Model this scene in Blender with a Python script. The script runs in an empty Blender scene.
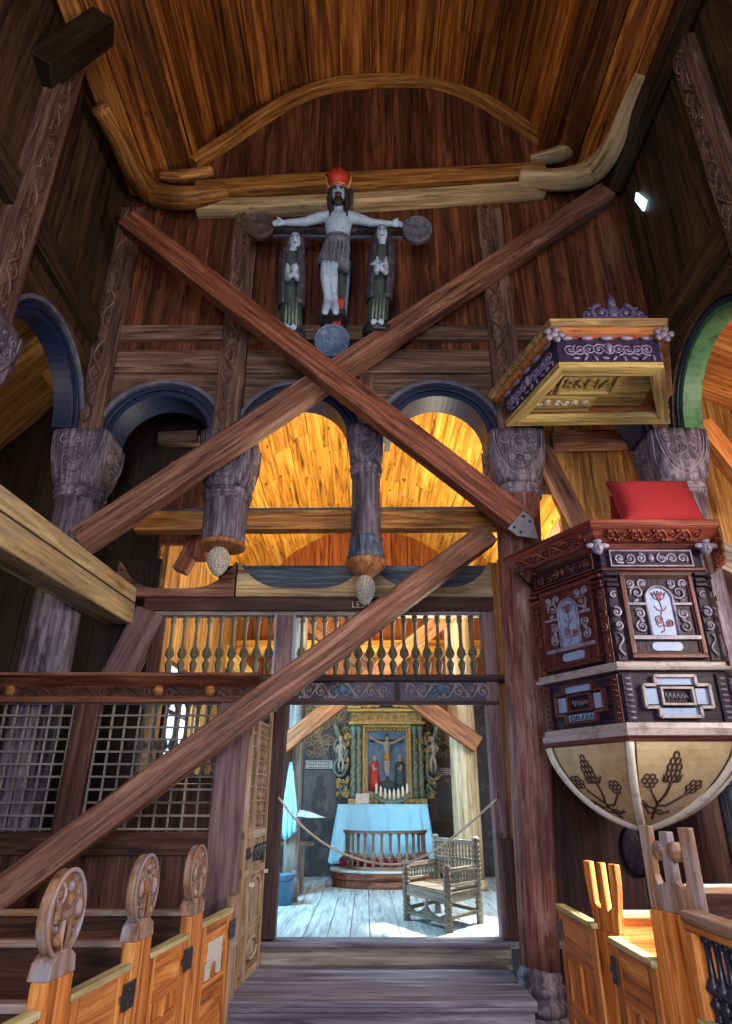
import bpy, math, random
from mathutils import Vector, Matrix
random.seed(7)
R = math.radians
PI = math.pi
S = bpy.context.scene
COL = S.collection

# ------------------------------------------------------------------ camera
FPX = 640.0; CX = 366.0; CY = 512.0
PITCH = math.atan(288.0 / FPX)
EYE = Vector((0, 0, 1.6))
SP, CP = math.sin(PITCH), math.cos(PITCH)
cam_d = bpy.data.cameras.new('camera'); cam = bpy.data.objects.new('camera', cam_d); COL.objects.link(cam)
cam_d.sensor_fit = 'VERTICAL'; cam_d.sensor_height = 24; cam_d.lens = FPX / 1024 * 24
cam_d.clip_start = 0.02
cam.location = EYE; cam.rotation_euler = (PI / 2 + PITCH, 0, 0)
S.camera = cam
S.view_settings.view_transform = 'Standard'; S.view_settings.look = 'None'
S.view_settings.gamma = 1; S.view_settings.use_curve_mapping = False
S.view_settings.exposure = 0.6

def ray(px, py):
    u = (px - CX) / FPX; v = (CY - py) / FPX
    return Vector((u, CP - v * SP, SP + v * CP))
def at(px, py, Y):
    d = ray(px, py); return EYE + d * (Y / d.y)
def atX(px, py, X):
    d = ray(px, py); return EYE + d * (X / d.x)
def atZ(px, py, Z):
    d = ray(px, py); return EYE + d * ((Z - EYE.z) / d.z)

# ------------------------------------------------------------------ world and lights
W = bpy.data.worlds.new('world'); S.world = W; W.use_nodes = True
W.node_tree.nodes['Background'].inputs[0].default_value = (0.55, 0.68, 0.9, 1)
W.node_tree.nodes['Background'].inputs[1].default_value = 0.03

def area(name, loc, target, sx, sy, power, col):
    d = bpy.data.lights.new(name, 'AREA'); d.shape = 'RECTANGLE'; d.size = sx; d.size_y = sy
    d.energy = power; d.color = col
    o = bpy.data.objects.new(name, d); COL.objects.link(o)
    o.location = loc
    o.rotation_euler = (Vector(target) - Vector(loc)).to_track_quat('-Z', 'Y').to_euler()
    return o
COOL = (0.56, 0.70, 1.0); WARM = (1.0, 0.80, 0.55); DAY = (0.85, 0.92, 1.0)
area('assumed_west_light', (0.2, -2.6, 2.6), (0.3, 6, 2.6), 3.0, 4.2, 215, COOL)  # unseen lamp added behind the camera, assumes cool daylight; west wall has no door
area('ceiling_fill_light', (-1.2, -2.2, 6.8), (-0.4, 6.0, 9.2), 2.6, 1.2, 120, (1.0, 0.82, 0.62))  # unseen warm lamp added behind the camera to brighten the nave ceiling
area('assumed_south_light', (4.8, 3.0, 3.4), (1.7, 4.6, 1.6), 0.8, 1.2, 150, (1.0, 0.95, 0.88))  # lamp added inside the right aisle for assumed daylight; no window in that wall
area('pew_fill_light', (-0.6, -1.6, 2.4), (0.9, 4.4, 0.8), 1.0, 1.2, 70, WARM)  # unseen warm fill added behind the camera, aimed at the pews
area('aisle_fill_light', (4.9, 2.2, 3.6), (4.4, 5.8, 6.4), 1.0, 1.0, 120, (1.0, 0.76, 0.5))  # added lamp inside the right aisle, lifts the ceiling boards behind the arch
area('east_aisle_fill_light', (3.9, 6.9, 3.0), (2.7, 7.3, 5.4), 0.6, 0.6, 26, (1.0, 0.82, 0.55))  # lamp added in the aisle to brighten the warm boards beside the chancel
area('north_aisle_fill_light', (-4.9, 4.0, 3.8), (-4.3, 6.4, 6.4), 0.8, 0.8, 16, (1.0, 0.82, 0.6))  # lamp added in the left aisle, brightens the roof boards behind the arch
area('assumed_chancel_south_light', (2.32, 8.4, 2.9), (0.3, 8.8, 0.9), 0.8, 1.1, 110, (0.82, 0.92, 1.0))  # lamp added inside the right chancel wall, daylight from an assumed window
area('assumed_chancel_north_light', (-2.32, 8.6, 2.6), (0.6, 11.2, 1.0), 1.2, 1.3, 230, (0.36, 0.74, 1.0))  # lamp added inside the left chancel wall, cool daylight from an assumed window
area('chancel_vault_fill', (1.2, 8.7, 3.3), (-0.3, 9.0, 7.0), 1.8, 1.4, 185, (1.0, 0.88, 0.60))  # added upward fill hidden behind the gallery, brightens the vault boards
area('chancel_gable_fill', (-0.6, 11.0, 3.9), (0.2, 12.6, 5.0), 1.8, 0.8, 24, (1.0, 0.84, 0.6))  # added fill out of view in the chancel, brightens the upper end wall
def spot(name, loc, target, power, ang, col, soft):
    d = bpy.data.lights.new(name, 'SPOT'); d.energy = power; d.spot_size = R(ang); d.spot_blend = 0.25; d.color = col; d.shadow_soft_size = soft
    o = bpy.data.objects.new(name, d); COL.objects.link(o); o.location = loc
    o.rotation_euler = (Vector(target) - Vector(loc)).to_track_quat('-Z', 'Y').to_euler()
spot('assumed_chancel_sunbeam', (2.35, 9.2, 3.3), (1.0, 8.15, 0.6), 1500, 24, (1.0, 0.95, 0.86), 0.06)  # spot lamp added inside the chancel, stands in for assumed sun on the chair
spot('assumed_pew_sunbeam', (4.9, 2.9, 3.7), (1.5, 3.95, 1.0), 4200, 17, (1.0, 0.97, 0.92), 0.07)  # spot lamp added in the right aisle, stands in for assumed sun on pews

# ------------------------------------------------------------------ materials
def lin(c):
    out = []
    for x in c[:3]:
        x = x / 255.0
        out.append(x / 12.92 if x <= 0.04045 else ((x + 0.055) / 1.055) ** 2.4)
    return (*out, 1.0)

def wood(name, dark, mid, light, grey=None, grey_amt=0.0, rough=0.55, sc=1.0, bump=0.25, knots=0.5, var=0.35, spec=0.3):
    m = bpy.data.materials.new(name); m.use_nodes = True
    nt = m.node_tree; N = nt.nodes; L = nt.links
    b = N['Principled BSDF']; b.inputs['Roughness'].default_value = rough; b.inputs['Specular IOR Level'].default_value = spec
    g = N.new('ShaderNodeAttribute'); g.attribute_name = 'gc'
    r = N.new('ShaderNodeAttribute'); r.attribute_name = 'rnd'
    mp = N.new('ShaderNodeMapping'); mp.inputs['Scale'].default_value = (0.7 * sc, 12 * sc, 12 * sc)
    L.new(g.outputs['Vector'], mp.inputs['Vector'])
    n1 = N.new('ShaderNodeTexNoise'); n1.inputs['Scale'].default_value = 1.6; n1.inputs['Detail'].default_value = 7; n1.inputs['Roughness'].default_value = 0.65
    n1.inputs['Distortion'].default_value = 0.8
    L.new(mp.outputs[0], n1.inputs['Vector'])
    rp = N.new('ShaderNodeValToRGB')
    rp.color_ramp.elements[0].position = 0.33; rp.color_ramp.elements[0].color = lin(dark)
    rp.color_ramp.elements[1].position = 0.68; rp.color_ramp.elements[1].color = lin(light)
    e = rp.color_ramp.elements.new(0.5); e.color = lin(mid)
    L.new(n1.outputs['Fac'], rp.inputs['Fac'])
    col = rp.outputs['Color']
    # dark drying cracks and stains along the grain
    mc = N.new('ShaderNodeMapping'); mc.inputs['Scale'].default_value = (0.55, 9, 9)
    L.new(g.outputs['Vector'], mc.inputs['Vector'])
    n3 = N.new('ShaderNodeTexNoise'); n3.inputs['Scale'].default_value = 2.3; n3.inputs['Detail'].default_value = 5; n3.inputs['Roughness'].default_value = 0.75
    L.new(mc.outputs[0], n3.inputs['Vector'])
    cr = N.new('ShaderNodeMapRange'); cr.inputs['From Min'].default_value = 0.60; cr.inputs['From Max'].default_value = 0.74; cr.inputs['To Max'].default_value = 0.75
    L.new(n3.outputs['Fac'], cr.inputs['Value'])
    mxc = N.new('ShaderNodeMixRGB'); mxc.inputs['Color2'].default_value = lin(tuple(x * 0.45 for x in dark))
    L.new(cr.outputs[0], mxc.inputs['Fac']); L.new(col, mxc.inputs['Color1']); col = mxc.outputs['Color']
    # knots
    if knots > 0:
        mk = N.new('ShaderNodeMapping'); mk.inputs['Scale'].default_value = (1.6, 4.0, 4.0)
        L.new(g.outputs['Vector'], mk.inputs['Vector'])
        vo = N.new('ShaderNodeTexVoronoi'); vo.inputs['Scale'].default_value = 1.3
        L.new(mk.outputs[0], vo.inputs['Vector'])
        kr = N.new('ShaderNodeMapRange'); kr.inputs['From Min'].default_value = 0.05; kr.inputs['From Max'].default_value = 0.17
        kr.inputs['To Min'].default_value = knots; kr.inputs['To Max'].default_value = 0.0
        L.new(vo.outputs['Distance'], kr.inputs['Value'])
        mx = N.new('ShaderNodeMixRGB'); mx.inputs['Color2'].default_value = lin(tuple(x * 0.35 for x in dark))
        L.new(kr.outputs[0], mx.inputs['Fac']); L.new(col, mx.inputs['Color1']); col = mx.outputs['Color']
    if grey is not None:
        mg = N.new('ShaderNodeMapping'); mg.inputs['Scale'].default_value = (1.2, 5, 5)
        L.new(g.outputs['Vector'], mg.inputs['Vector'])
        n2 = N.new('ShaderNodeTexNoise'); n2.inputs['Scale'].default_value = 1.5; n2.inputs['Detail'].default_value = 6; n2.inputs['Roughness'].default_value = 0.7
        L.new(mg.outputs[0], n2.inputs['Vector'])
        gr = N.new('ShaderNodeMapRange'); gr.inputs['From Min'].default_value = 0.62 - 0.3 * grey_amt; gr.inputs['From Max'].default_value = 0.78 - 0.2 * grey_amt
        L.new(n2.outputs['Fac'], gr.inputs['Value'])
        mx2 = N.new('ShaderNodeMixRGB'); mx2.inputs['Color2'].default_value = lin(grey)
        mu = N.new('ShaderNodeMath'); mu.operation = 'MULTIPLY'; mu.inputs[1].default_value = 0.8
        L.new(gr.outputs[0], mu.inputs[0]); L.new(mu.outputs[0], mx2.inputs['Fac']); L.new(col, mx2.inputs['Color1']); col = mx2.outputs['Color']
    # per-piece value variation
    hs = N.new('ShaderNodeHueSaturation')
    vr = N.new('ShaderNodeMapRange'); vr.inputs['To Min'].default_value = 1 - var; vr.inputs['To Max'].default_value = 1 + var
    L.new(r.outputs['Fac'], vr.inputs['Value']); L.new(vr.outputs[0], hs.inputs['Value']); L.new(col, hs.inputs['Color'])
    L.new(hs.outputs['Color'], b.inputs['Base Color'])
    bp = N.new('ShaderNodeBump'); bp.inputs['Strength'].default_value = bump; bp.inputs['Distance'].default_value = 0.02
    L.new(n1.outputs['Fac'], bp.inputs['Height']); L.new(bp.outputs[0], b.inputs['Normal'])
    return m

def paint(name, c, rough=0.5, worn=None, amt=0.5, metal=0.0, bump=0.15, scale=9.0):
    m = bpy.data.materials.new(name); m.use_nodes = True
    nt = m.node_tree; N = nt.nodes; L = nt.links
    b = N['Principled BSDF']; b.inputs['Roughness'].default_value = rough; b.inputs['Metallic'].default_value = metal
    tc = N.new('ShaderNodeTexCoord')
    n = N.new('ShaderNodeTexNoise'); n.inputs['Scale'].default_value = scale; n.inputs['Detail'].default_value = 6; n.inputs['Roughness'].default_value = 0.7
    L.new(tc.outputs['Object'], n.inputs['Vector'])
    mx = N.new('ShaderNodeMixRGB'); mx.inputs['Color1'].default_value = lin(c)
    mx.inputs['Color2'].default_value = lin(worn if worn else tuple(x * 0.7 for x in c))
    mr = N.new('ShaderNodeMapRange'); mr.inputs['From Min'].default_value = 0.62 - 0.25 * amt; mr.inputs['From Max'].default_value = 0.8 - 0.2 * amt
    L.new(n.outputs['Fac'], mr.inputs['Value']); L.new(mr.outputs[0], mx.inputs['Fac'])
    L.new(mx.outputs[0], b.inputs['Base Color'])
    bp = N.new('ShaderNodeBump'); bp.inputs['Strength'].default_value = bump; bp.inputs['Distance'].default_value = 0.01
    L.new(n.outputs['Fac'], bp.inputs['Height']); L.new(bp.outputs[0], b.inputs['Normal'])
    return m

def glow(name, c, s):
    m = bpy.data.materials.new(name); m.use_nodes = True
    b = m.node_tree.nodes['Principled BSDF']
    b.inputs['Base Color'].default_value = lin(c); b.inputs['Emission Color'].default_value = lin(c); b.inputs['Emission Strength'].default_value = s
    return m

M = {}
M['ceil'] = wood('ceiling_boards', (38, 18, 6), (120, 66, 22), (182, 118, 50), sc=0.6, knots=0.7, var=0.6, bump=0.2)
M['gable'] = wood('gable_boards', (28, 15, 10), (80, 43, 27), (122, 73, 46), sc=0.65, knots=0.7, var=0.4)
M['side'] = wood('side_boards', (20, 14, 10), (56, 40, 28), (86, 64, 46), sc=0.65, knots=0.5, var=0.3)
M['vault'] = wood('vault_boards', (104, 58, 14), (206, 140, 46), (240, 188, 84), sc=0.6, knots=0.8, var=0.25, bump=0.15)
M['vaultend'] = wood('vault_end_boards', (80, 34, 10), (150, 78, 28), (184, 112, 50), knots=0.5, var=0.25)
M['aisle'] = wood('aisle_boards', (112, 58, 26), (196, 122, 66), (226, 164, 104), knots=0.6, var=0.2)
M['aisledark'] = wood('dark_aisle_boards', (9, 7, 6), (27, 19, 14), (44, 32, 24), var=0.3)  # tone lowered so the wood itself carries the aisles' deep shade
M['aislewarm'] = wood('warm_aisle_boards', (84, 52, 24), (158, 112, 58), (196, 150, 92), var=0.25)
M['stave'] = wood('stave_wood', (26, 22, 28), (76, 68, 82), (128, 118, 134), grey=(150, 140, 152), grey_amt=0.4, var=0.12, knots=0.3, bump=0.4)
M['column'] = wood('full_column_wood', (50, 24, 20), (118, 72, 66), (154, 114, 110), grey=(170, 146, 142), grey_amt=0.35, var=0.1, knots=0.4, bump=0.5)
M['arch'] = paint('arch_blue_paint', (76, 80, 100), 0.5, (116, 114, 126), 0.6)
M['archdeep'] = paint('arch_deep_blue', (16, 28, 62), 0.5, (12, 15, 26), 0.4)
M['archgreen'] = paint('arch_green', (62, 110, 74), 0.5, (28, 48, 40), 0.5)
M['brace'] = wood('brace_wood', (48, 29, 24), (110, 72, 58), (152, 114, 98), var=0.1, knots=0.5, bump=0.35)
M['bracered'] = wood('brace_red_wood', (46, 22, 15), (106, 58, 42), (146, 96, 74), var=0.1, knots=0.5, bump=0.35)
M['tan'] = wood('tan_beam_wood', (84, 70, 48), (160, 136, 98), (204, 182, 140), sc=0.6, grey=(150, 140, 122), grey_amt=0.4, var=0.15, knots=0.5, bump=0.4)
M['honey'] = wood('honey_beam_wood', (58, 33, 13), (138, 90, 42), (188, 136, 74), var=0.15, knots=0.5, bump=0.3)
M['rail'] = wood('wall_rail_wood', (40, 28, 25), (92, 70, 60), (130, 104, 90), var=0.15, bump=0.3)
M['pil'] = wood('pilaster_wood', (36, 25, 23), (88, 66, 58), (132, 104, 92), var=0.15, bump=0.3)
M['chbrace'] = wood('chancel_brace_wood', (64, 32, 16), (136, 78, 42), (176, 112, 66), var=0.1, knots=0.5)
M['bluebeam'] = wood('blue_grey_beam', (26, 32, 44), (62, 74, 92), (110, 122, 140), var=0.1, knots=0.2)
M['darkred'] = wood('dark_red_wood', (24, 12, 12), (60, 34, 32), (88, 56, 52), var=0.2, knots=0.3)
M['screen'] = wood('screen_wood', (28, 15, 12), (68, 40, 32), (100, 66, 54), var=0.2, knots=0.35)
M['screenmauve'] = wood('screen_post_wood', (62, 42, 46), (108, 82, 86), (136, 110, 112), var=0.1, knots=0.3)
M['lattice'] = wood('lattice_wood', (72, 66, 62), (122, 114, 108), (156, 148, 140), var=0.15, knots=0.0)
M['pew'] = wood('pew_orange_wood', (104, 52, 18), (190, 114, 50), (224, 160, 92), var=0.15, knots=0.5, bump=0.25)
M['pewhead'] = wood('pew_head_brown', (74, 46, 28), (136, 94, 60), (178, 138, 102), grey=(146, 152, 172), grey_amt=0.5, var=0.1, knots=0.0)  # blue-grey blotches put the sheen of the carved heads into the colour
M['pewtop'] = wood('pew_pale_edge', (126, 112, 72), (178, 164, 116), (206, 196, 150), var=0.1, knots=0.0)
M['pewgrey'] = wood('pew_worn_wood', (84, 58, 40), (142, 104, 74), (176, 150, 130), grey=(150, 156, 176), grey_amt=0.6, var=0.1, knots=0.1)
M['boxpew'] = wood('box_pew_panel_wood', (78, 54, 34), (142, 112, 82), (184, 156, 122), grey=(160, 160, 168), grey_amt=0.35, var=0.15, knots=0.3)
M['floor'] = wood('nave_floor_boards', (48, 45, 54), (104, 100, 114), (144, 138, 150), var=0.2, knots=0.4)
M['cfloor'] = wood('chancel_floor_boards', (116, 128, 132), (164, 180, 184), (196, 210, 212), var=0.12, knots=0.3)
M['balu'] = wood('baluster_wood', (60, 58, 44), (112, 108, 86), (150, 144, 120), var=0.2, knots=0.0)
M['pulpit'] = wood('pulpit_dark_wood', (12, 8, 14), (32, 23, 38), (54, 42, 58), var=0.12, knots=0.0, rough=0.42, spec=0.16)
M['pulpitred'] = wood('pulpit_rim_red', (34, 14, 13), (76, 36, 34), (110, 62, 56), var=0.12, knots=0.0, rough=0.4)
M['rimred'] = wood('pulpit_rim_wood', (48, 18, 13), (104, 46, 36), (140, 76, 60), var=0.12, knots=0.0, rough=0.4)
M['lilac'] = paint('panel_lilac', (124, 144, 182), 0.35, (98, 112, 150), 0.3)
M['carve'] = paint('carved_grey_lilac', (122, 116, 138), 0.4, (72, 62, 80), 0.6)
M['trimlight'] = paint('pale_moulding', (148, 138, 140), 0.35, (84, 66, 70), 0.5)
M['cream'] = paint('bowl_cream', (172, 154, 120), 0.6, (140, 108, 68), 0.5, scale=3.0)
M['white'] = paint('off_white_paint', (196, 190, 180), 0.5, (150, 142, 132), 0.4)
M['inkbrown'] = paint('painted_dark_lines', (58, 34, 26), 0.6)
M['canopyyellow'] = wood('canopy_yellow_wood', (96, 80, 44), (164, 144, 90), (200, 184, 128), var=0.12, knots=0.0)
M['canopyedge'] = wood('canopy_edge_wood', (72, 50, 28), (126, 100, 60), (168, 146, 98), var=0.12, knots=0.0)
M['canopyrust'] = wood('canopy_rust_wood', (88, 44, 24), (146, 90, 52), (176, 120, 80), var=0.12, knots=0.0)
M['purple'] = paint('frieze_purple', (44, 34, 62), 0.45, (26, 20, 34), 0.5)
M['purplecarve'] = paint('frieze_scrolls', (116, 108, 138), 0.45, (80, 66, 96), 0.5)
M['crestpaint'] = paint('crest_purple', (72, 66, 100), 0.5, (44, 38, 62), 0.5)
M['red'] = paint('red_velvet', (136, 14, 26), 0.9, (92, 8, 16), 0.4, bump=0.3, scale=60)
M['cloth'] = paint('altar_linen', (150, 204, 226), 0.85, (134, 190, 216), 0.5, bump=0.1)
M['gold'] = paint('retable_gold', (176, 142, 74), 0.4, (92, 84, 60), 0.6, scale=20)
M['verdi'] = paint('retable_green_grey', (104, 122, 112), 0.5, (64, 72, 66), 0.6, scale=20)
M['sky'] = paint('painted_blue_panel', (92, 124, 150), 0.5, (60, 84, 112), 0.6, scale=5)
M['tapestry'] = paint('painted_dark_wall', (48, 42, 44), 0.7, (92, 82, 76), 0.5, scale=5)
M['wallline'] = paint('painted_wall_scrolls', (140, 116, 82), 0.7, (96, 84, 70), 0.6, scale=8)
M['wallpale'] = paint('painted_wall_band', (160, 154, 148), 0.7, (110, 106, 104), 0.6, scale=12)
M['flesh'] = paint('pale_flesh_paint', (150, 172, 196), 0.5, (104, 122, 144), 0.45, scale=14)
M['loin'] = paint('grey_loincloth', (104, 112, 126), 0.6, (66, 70, 82), 0.6, scale=20)
M['robe'] = paint('dark_green_robe', (40, 66, 66), 0.6, (70, 56, 60), 0.6, scale=9)
M['cloak'] = paint('dark_brown_cloak', (52, 44, 54), 0.6, (84, 84, 100), 0.5, scale=12)
M['hair'] = paint('dark_hair', (30, 26, 28), 0.7)
M['crossw'] = paint('cross_dark_paint', (58, 50, 50), 0.6, (96, 96, 104), 0.5, scale=10)
M['disc'] = paint('roundel_grey', (84, 88, 102), 0.55, (48, 46, 54), 0.6, scale=12)
M['discdark'] = paint('roundel_brown', (70, 54, 48), 0.55, (42, 34, 34), 0.6, scale=12)
M['blueshade'] = paint('cross_blue_panel', (72, 98, 130), 0.55, (110, 126, 148), 0.5, scale=14)
M['crown'] = paint('red_crown', (176, 44, 28), 0.55, (120, 30, 24), 0.5)
M['railwood'] = wood('altar_rail_wood', (52, 36, 28), (112, 84, 68), (152, 126, 108), var=0.15, knots=0.0)
M['iron'] = paint('wrought_iron', (34, 34, 40), 0.5, (60, 56, 60), 0.5)
M['steel'] = paint('steel_strap', (150, 158, 170), 0.35, (110, 112, 120), 0.4, metal=0.7)
M['cone'] = paint('pine_cone_silver', (176, 170, 160), 0.6, (120, 112, 100), 0.5, scale=30)
M['chair'] = wood('chair_grey_wood', (66, 58, 50), (114, 104, 92), (150, 140, 124), var=0.15, knots=0.0)
M['bucket'] = paint('blue_bucket', (74, 110, 140), 0.5, (56, 84, 110), 0.5)
M['rope'] = paint('pale_rope', (190, 176, 160), 0.8)
M['wax'] = paint('white_wax', (230, 228, 216), 0.5)
M['darkblue'] = paint('dark_blue_spindle', (26, 32, 50), 0.35, (60, 66, 84), 0.4)
M['cut'] = wood('sawn_end_grain', (96, 56, 32), (150, 98, 62), (176, 124, 84), var=0.1, knots=0.0)
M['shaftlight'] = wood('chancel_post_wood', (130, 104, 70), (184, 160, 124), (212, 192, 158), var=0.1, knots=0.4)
M['slit'] = glow('daylight_slit', (190, 240, 250), 2.2)
M['pane'] = glow('assumed_daylight_pane', (196, 226, 255), 0.9)  # glowing glass of the assumed chancel side windows
M['wrinkle'] = paint('flower_outline', (110, 60, 70), 0.6)

# ------------------------------------------------------------------ mesh builder
class MB:
    def __init__(s): s.pc = []; s.v = []; s.f = []; s.gc = []; s.rnd = []; s.sm = []
    def add(s, verts, faces, gcs=None, smooth=False, rnd=None):
        o = len(s.v); off = Vector((random.uniform(0, 50), random.uniform(0, 50), random.uniform(0, 50)))
        r = random.random() if rnd is None else rnd
        s.pc.append((o, len(verts), len(s.f), len(faces)))
        s.v += [Vector(p) for p in verts]
        s.gc += [Vector(g) + off for g in (gcs or verts)]
        s.rnd += [r] * len(verts)
        s.f += [tuple(i + o for i in f) for f in faces]; s.sm += [smooth] * len(faces)
    BF = [(0, 3, 2, 1), (4, 5, 6, 7), (0, 1, 5, 4), (1, 2, 6, 5), (2, 3, 7, 6), (3, 0, 4, 7)]
    def box(s, x0, x1, y0, y1, z0, z1, F=None, rnd=None):
        vs = [Vector(p) for p in ((x0, y0, z0), (x1, y0, z0), (x1, y1, z0), (x0, y1, z0), (x0, y0, z1), (x1, y0, z1), (x1, y1, z1), (x0, y1, z1))]
        d = [abs(x1 - x0), abs(y1 - y0), abs(z1 - z0)]; k = d.index(max(d))
        g = [Vector((p[k], p[(k + 1) % 3], p[(k + 2) % 3])) for p in vs]
        s.add([F @ p for p in vs] if F else vs, MB.BF, g, rnd=rnd)
    def bar(s, p0, p1, w, h, up=(0, 0, 1), w1=None, h1=None, rnd=None, seg=1, sag=0.0):
        p0 = Vector(p0); p1 = Vector(p1); d = (p1 - p0); L = d.length; d.normalize()
        up = Vector(up); sd = d.cross(up)
        if sd.length < 1e-4: sd = d.cross(Vector((0, 1, 0)))
        sd.normalize(); up = sd.cross(d)
        w1 = w if w1 is None else w1; h1 = h if h1 is None else h1
        vs = []; g = []
        for i in range(seg + 1):
            t = i / seg; c = p0 + d * (L * t) + up * (-sag * 4 * t * (1 - t)); ww = w + (w1 - w) * t; hh = h + (h1 - h) * t
            for a, b in ((-1, -1), (1, -1), (1, 1), (-1, 1)):
                vs.append(c + sd * (a * ww / 2) + up * (b * hh / 2)); g.append(Vector((L * t, a * ww / 2, b * hh / 2)))
        fs = [(0, 1, 2, 3)]
        for i in range(seg):
            o = i * 4
            for k in range(4):
                k2 = (k + 1) % 4; fs.append((o + k, o + 4 + k, o + 4 + k2, o + k2))
        o = seg * 4; fs.append((o + 3, o + 2, o + 1, o))
        s.add(vs, fs, g, rnd=rnd)
    def tube(s, pts, rad, n=8, smooth=True, caps=True, flat=None, rnd=None):
        pts = [Vector(p) for p in pts]
        if not isinstance(rad, (list, tuple)): rad = [rad] * len(pts)
        vs = []; g = []; L = 0
        t0 = (pts[1] - pts[0]).normalized()
        ref = Vector((0, 0, 1)) if abs(t0.z) < 0.9 else Vector((0, 1, 0))
        nx = t0.cross(ref).normalized()
        for i, p in enumerate(pts):
            if i > 0: L += (p - pts[i - 1]).length
            a = pts[max(i - 1, 0)]; b = pts[min(i + 1, len(pts) - 1)]
            t = (b - a)
            if t.length < 1e-9: t = t0
            t = t.normalized()
            nx = (nx - t * nx.dot(t))
            if nx.length < 1e-6: nx = t.orthogonal()
            nx.normalize(); ny = t.cross(nx)
            for k in range(n):
                an = 2 * PI * k / n
                off = nx * math.cos(an) * rad[i] + ny * math.sin(an) * rad[i]
                if flat is not None:
                    nn, q = flat; off = off - nn * off.dot(nn) * (1 - q)
                vs.append(p + off); g.append(Vector((L, rad[i] * math.cos(an), rad[i] * math.sin(an))))
        fs = []
        for i in range(len(pts) - 1):
            for k in range(n):
                k2 = (k + 1) % n
                fs.append((i * n + k, i * n + k2, (i + 1) * n + k2, (i + 1) * n + k))
        if caps:
            fs.append(tuple(reversed(range(n)))); o = (len(pts) - 1) * n; fs.append(tuple(o + k for k in range(n)))
        s.add(vs, fs, g, smooth, rnd=rnd)
    def lathe(s, prof, base, axis=None, n=16, smooth=True, sx=1.0, sy=1.0, rnd=None, rot=0.0):
        # prof: list of (radius, height); base: Vector; axis: 3x3 matrix mapping local to world
        A = axis if axis else Matrix.Identity(3); base = Vector(base)
        vs = []; g = []
        for r, h in prof:
            for k in range(n):
                an = 2 * PI * k / n + rot; p = Vector((r * math.cos(an) * sx, r * math.sin(an) * sy, h))
                vs.append(base + A @ p); g.append(Vector((h, p.x, p.y)))
        fs = []
        for i in range(len(prof) - 1):
            for k in range(n):
                k2 = (k + 1) % n; fs.append((i * n + k, i * n + k2, (i + 1) * n + k2, (i + 1) * n + k))
        fs.append(tuple(reversed(range(n)))); o = (len(prof) - 1) * n; fs.append(tuple(o + k for k in range(n)))
        s.add(vs, fs, g, smooth, rnd=rnd)
    def ball(s, c, rx, ry=None, rz=None, n=10, m=6, A=None):
        ry = rx if ry is None else ry; rz = rx if rz is None else rz; c = Vector(c)
        vs = []; fs = []
        for i in range(m + 1):
            ph = -PI / 2 + PI * i / m; rr = max(math.cos(ph), 1e-3)
            for k in range(n):
                an = 2 * PI * k / n; p = Vector((rx * rr * math.cos(an), ry * rr * math.sin(an), rz * math.sin(ph)))
                vs.append(c + (A @ p if A else p))
        for i in range(m):
            for k in range(n):
                k2 = (k + 1) % n; fs.append((i * n + k, i * n + k2, (i + 1) * n + k2, (i + 1) * n + k))
        s.add(vs, fs, None, True)
    def prism(s, poly, F, d0, d1, grain='v', rnd=None):
        # poly 2D outline (u, v), F 4x4 mapping (u, v, n); extruded n from d0 to d1
        n = len(poly); vs = []; g = []
        for d in (d0, d1):
            for (u, v) in poly:
                vs.append(F @ Vector((u, v, d))); g.append(Vector((v, u, d)) if grain == 'v' else Vector((u, v, d)))
        fs = [tuple(reversed(range(n))), tuple(range(n, 2 * n))]
        for k in range(n):
            k2 = (k + 1) % n; fs.append((k, k2, n + k2, n + k))
        s.add(vs, fs, g, rnd=rnd)
    def sweep(s, prof, path, ups, closed=False, rnd=None, smooth=False):
        # prof: 2D closed polygon (a, b); path points; ups: list of (adir, bdir)
        n = len(prof); vs = []; g = []; L = 0
        for i, p in enumerate(path):
            if i: L += (Vector(p) - Vector(path[i - 1])).length
            A, B = ups[i]
            for (a, b) in prof:
                vs.append(Vector(p) + A * a + B * b); g.append(Vector((L, a, b)))
        fs = []
        for i in range(len(path) - 1):
            for k in range(n):
                k2 = (k + 1) % n; fs.append((i * n + k, i * n + k2, (i + 1) * n + k2, (i + 1) * n + k))
        fs.append(tuple(reversed(range(n)))); o = (len(path) - 1) * n; fs.append(tuple(o + k for k in range(n)))
        s.add(vs, fs, g, smooth, rnd=rnd)
    def planks(s, F, w, h, pw, th=0.03, jit=0.012, gap=0.005, vary=0.3):
        # planks in the (u, v) plane of F: widths along u, running along v
        s.box(0, w, 0, h, -0.03, -0.001, F)
        x = 0.0
        while x < w - 1e-4:
            q = min(pw * random.uniform(1 - vary, 1 + vary), w - x)
            if w - x - q < pw * 0.3: q = w - x
            j = random.uniform(0, jit)
            s.box(x + gap / 2, x + q - gap / 2, 0, h, j, th + j, F)
            x += q

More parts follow.
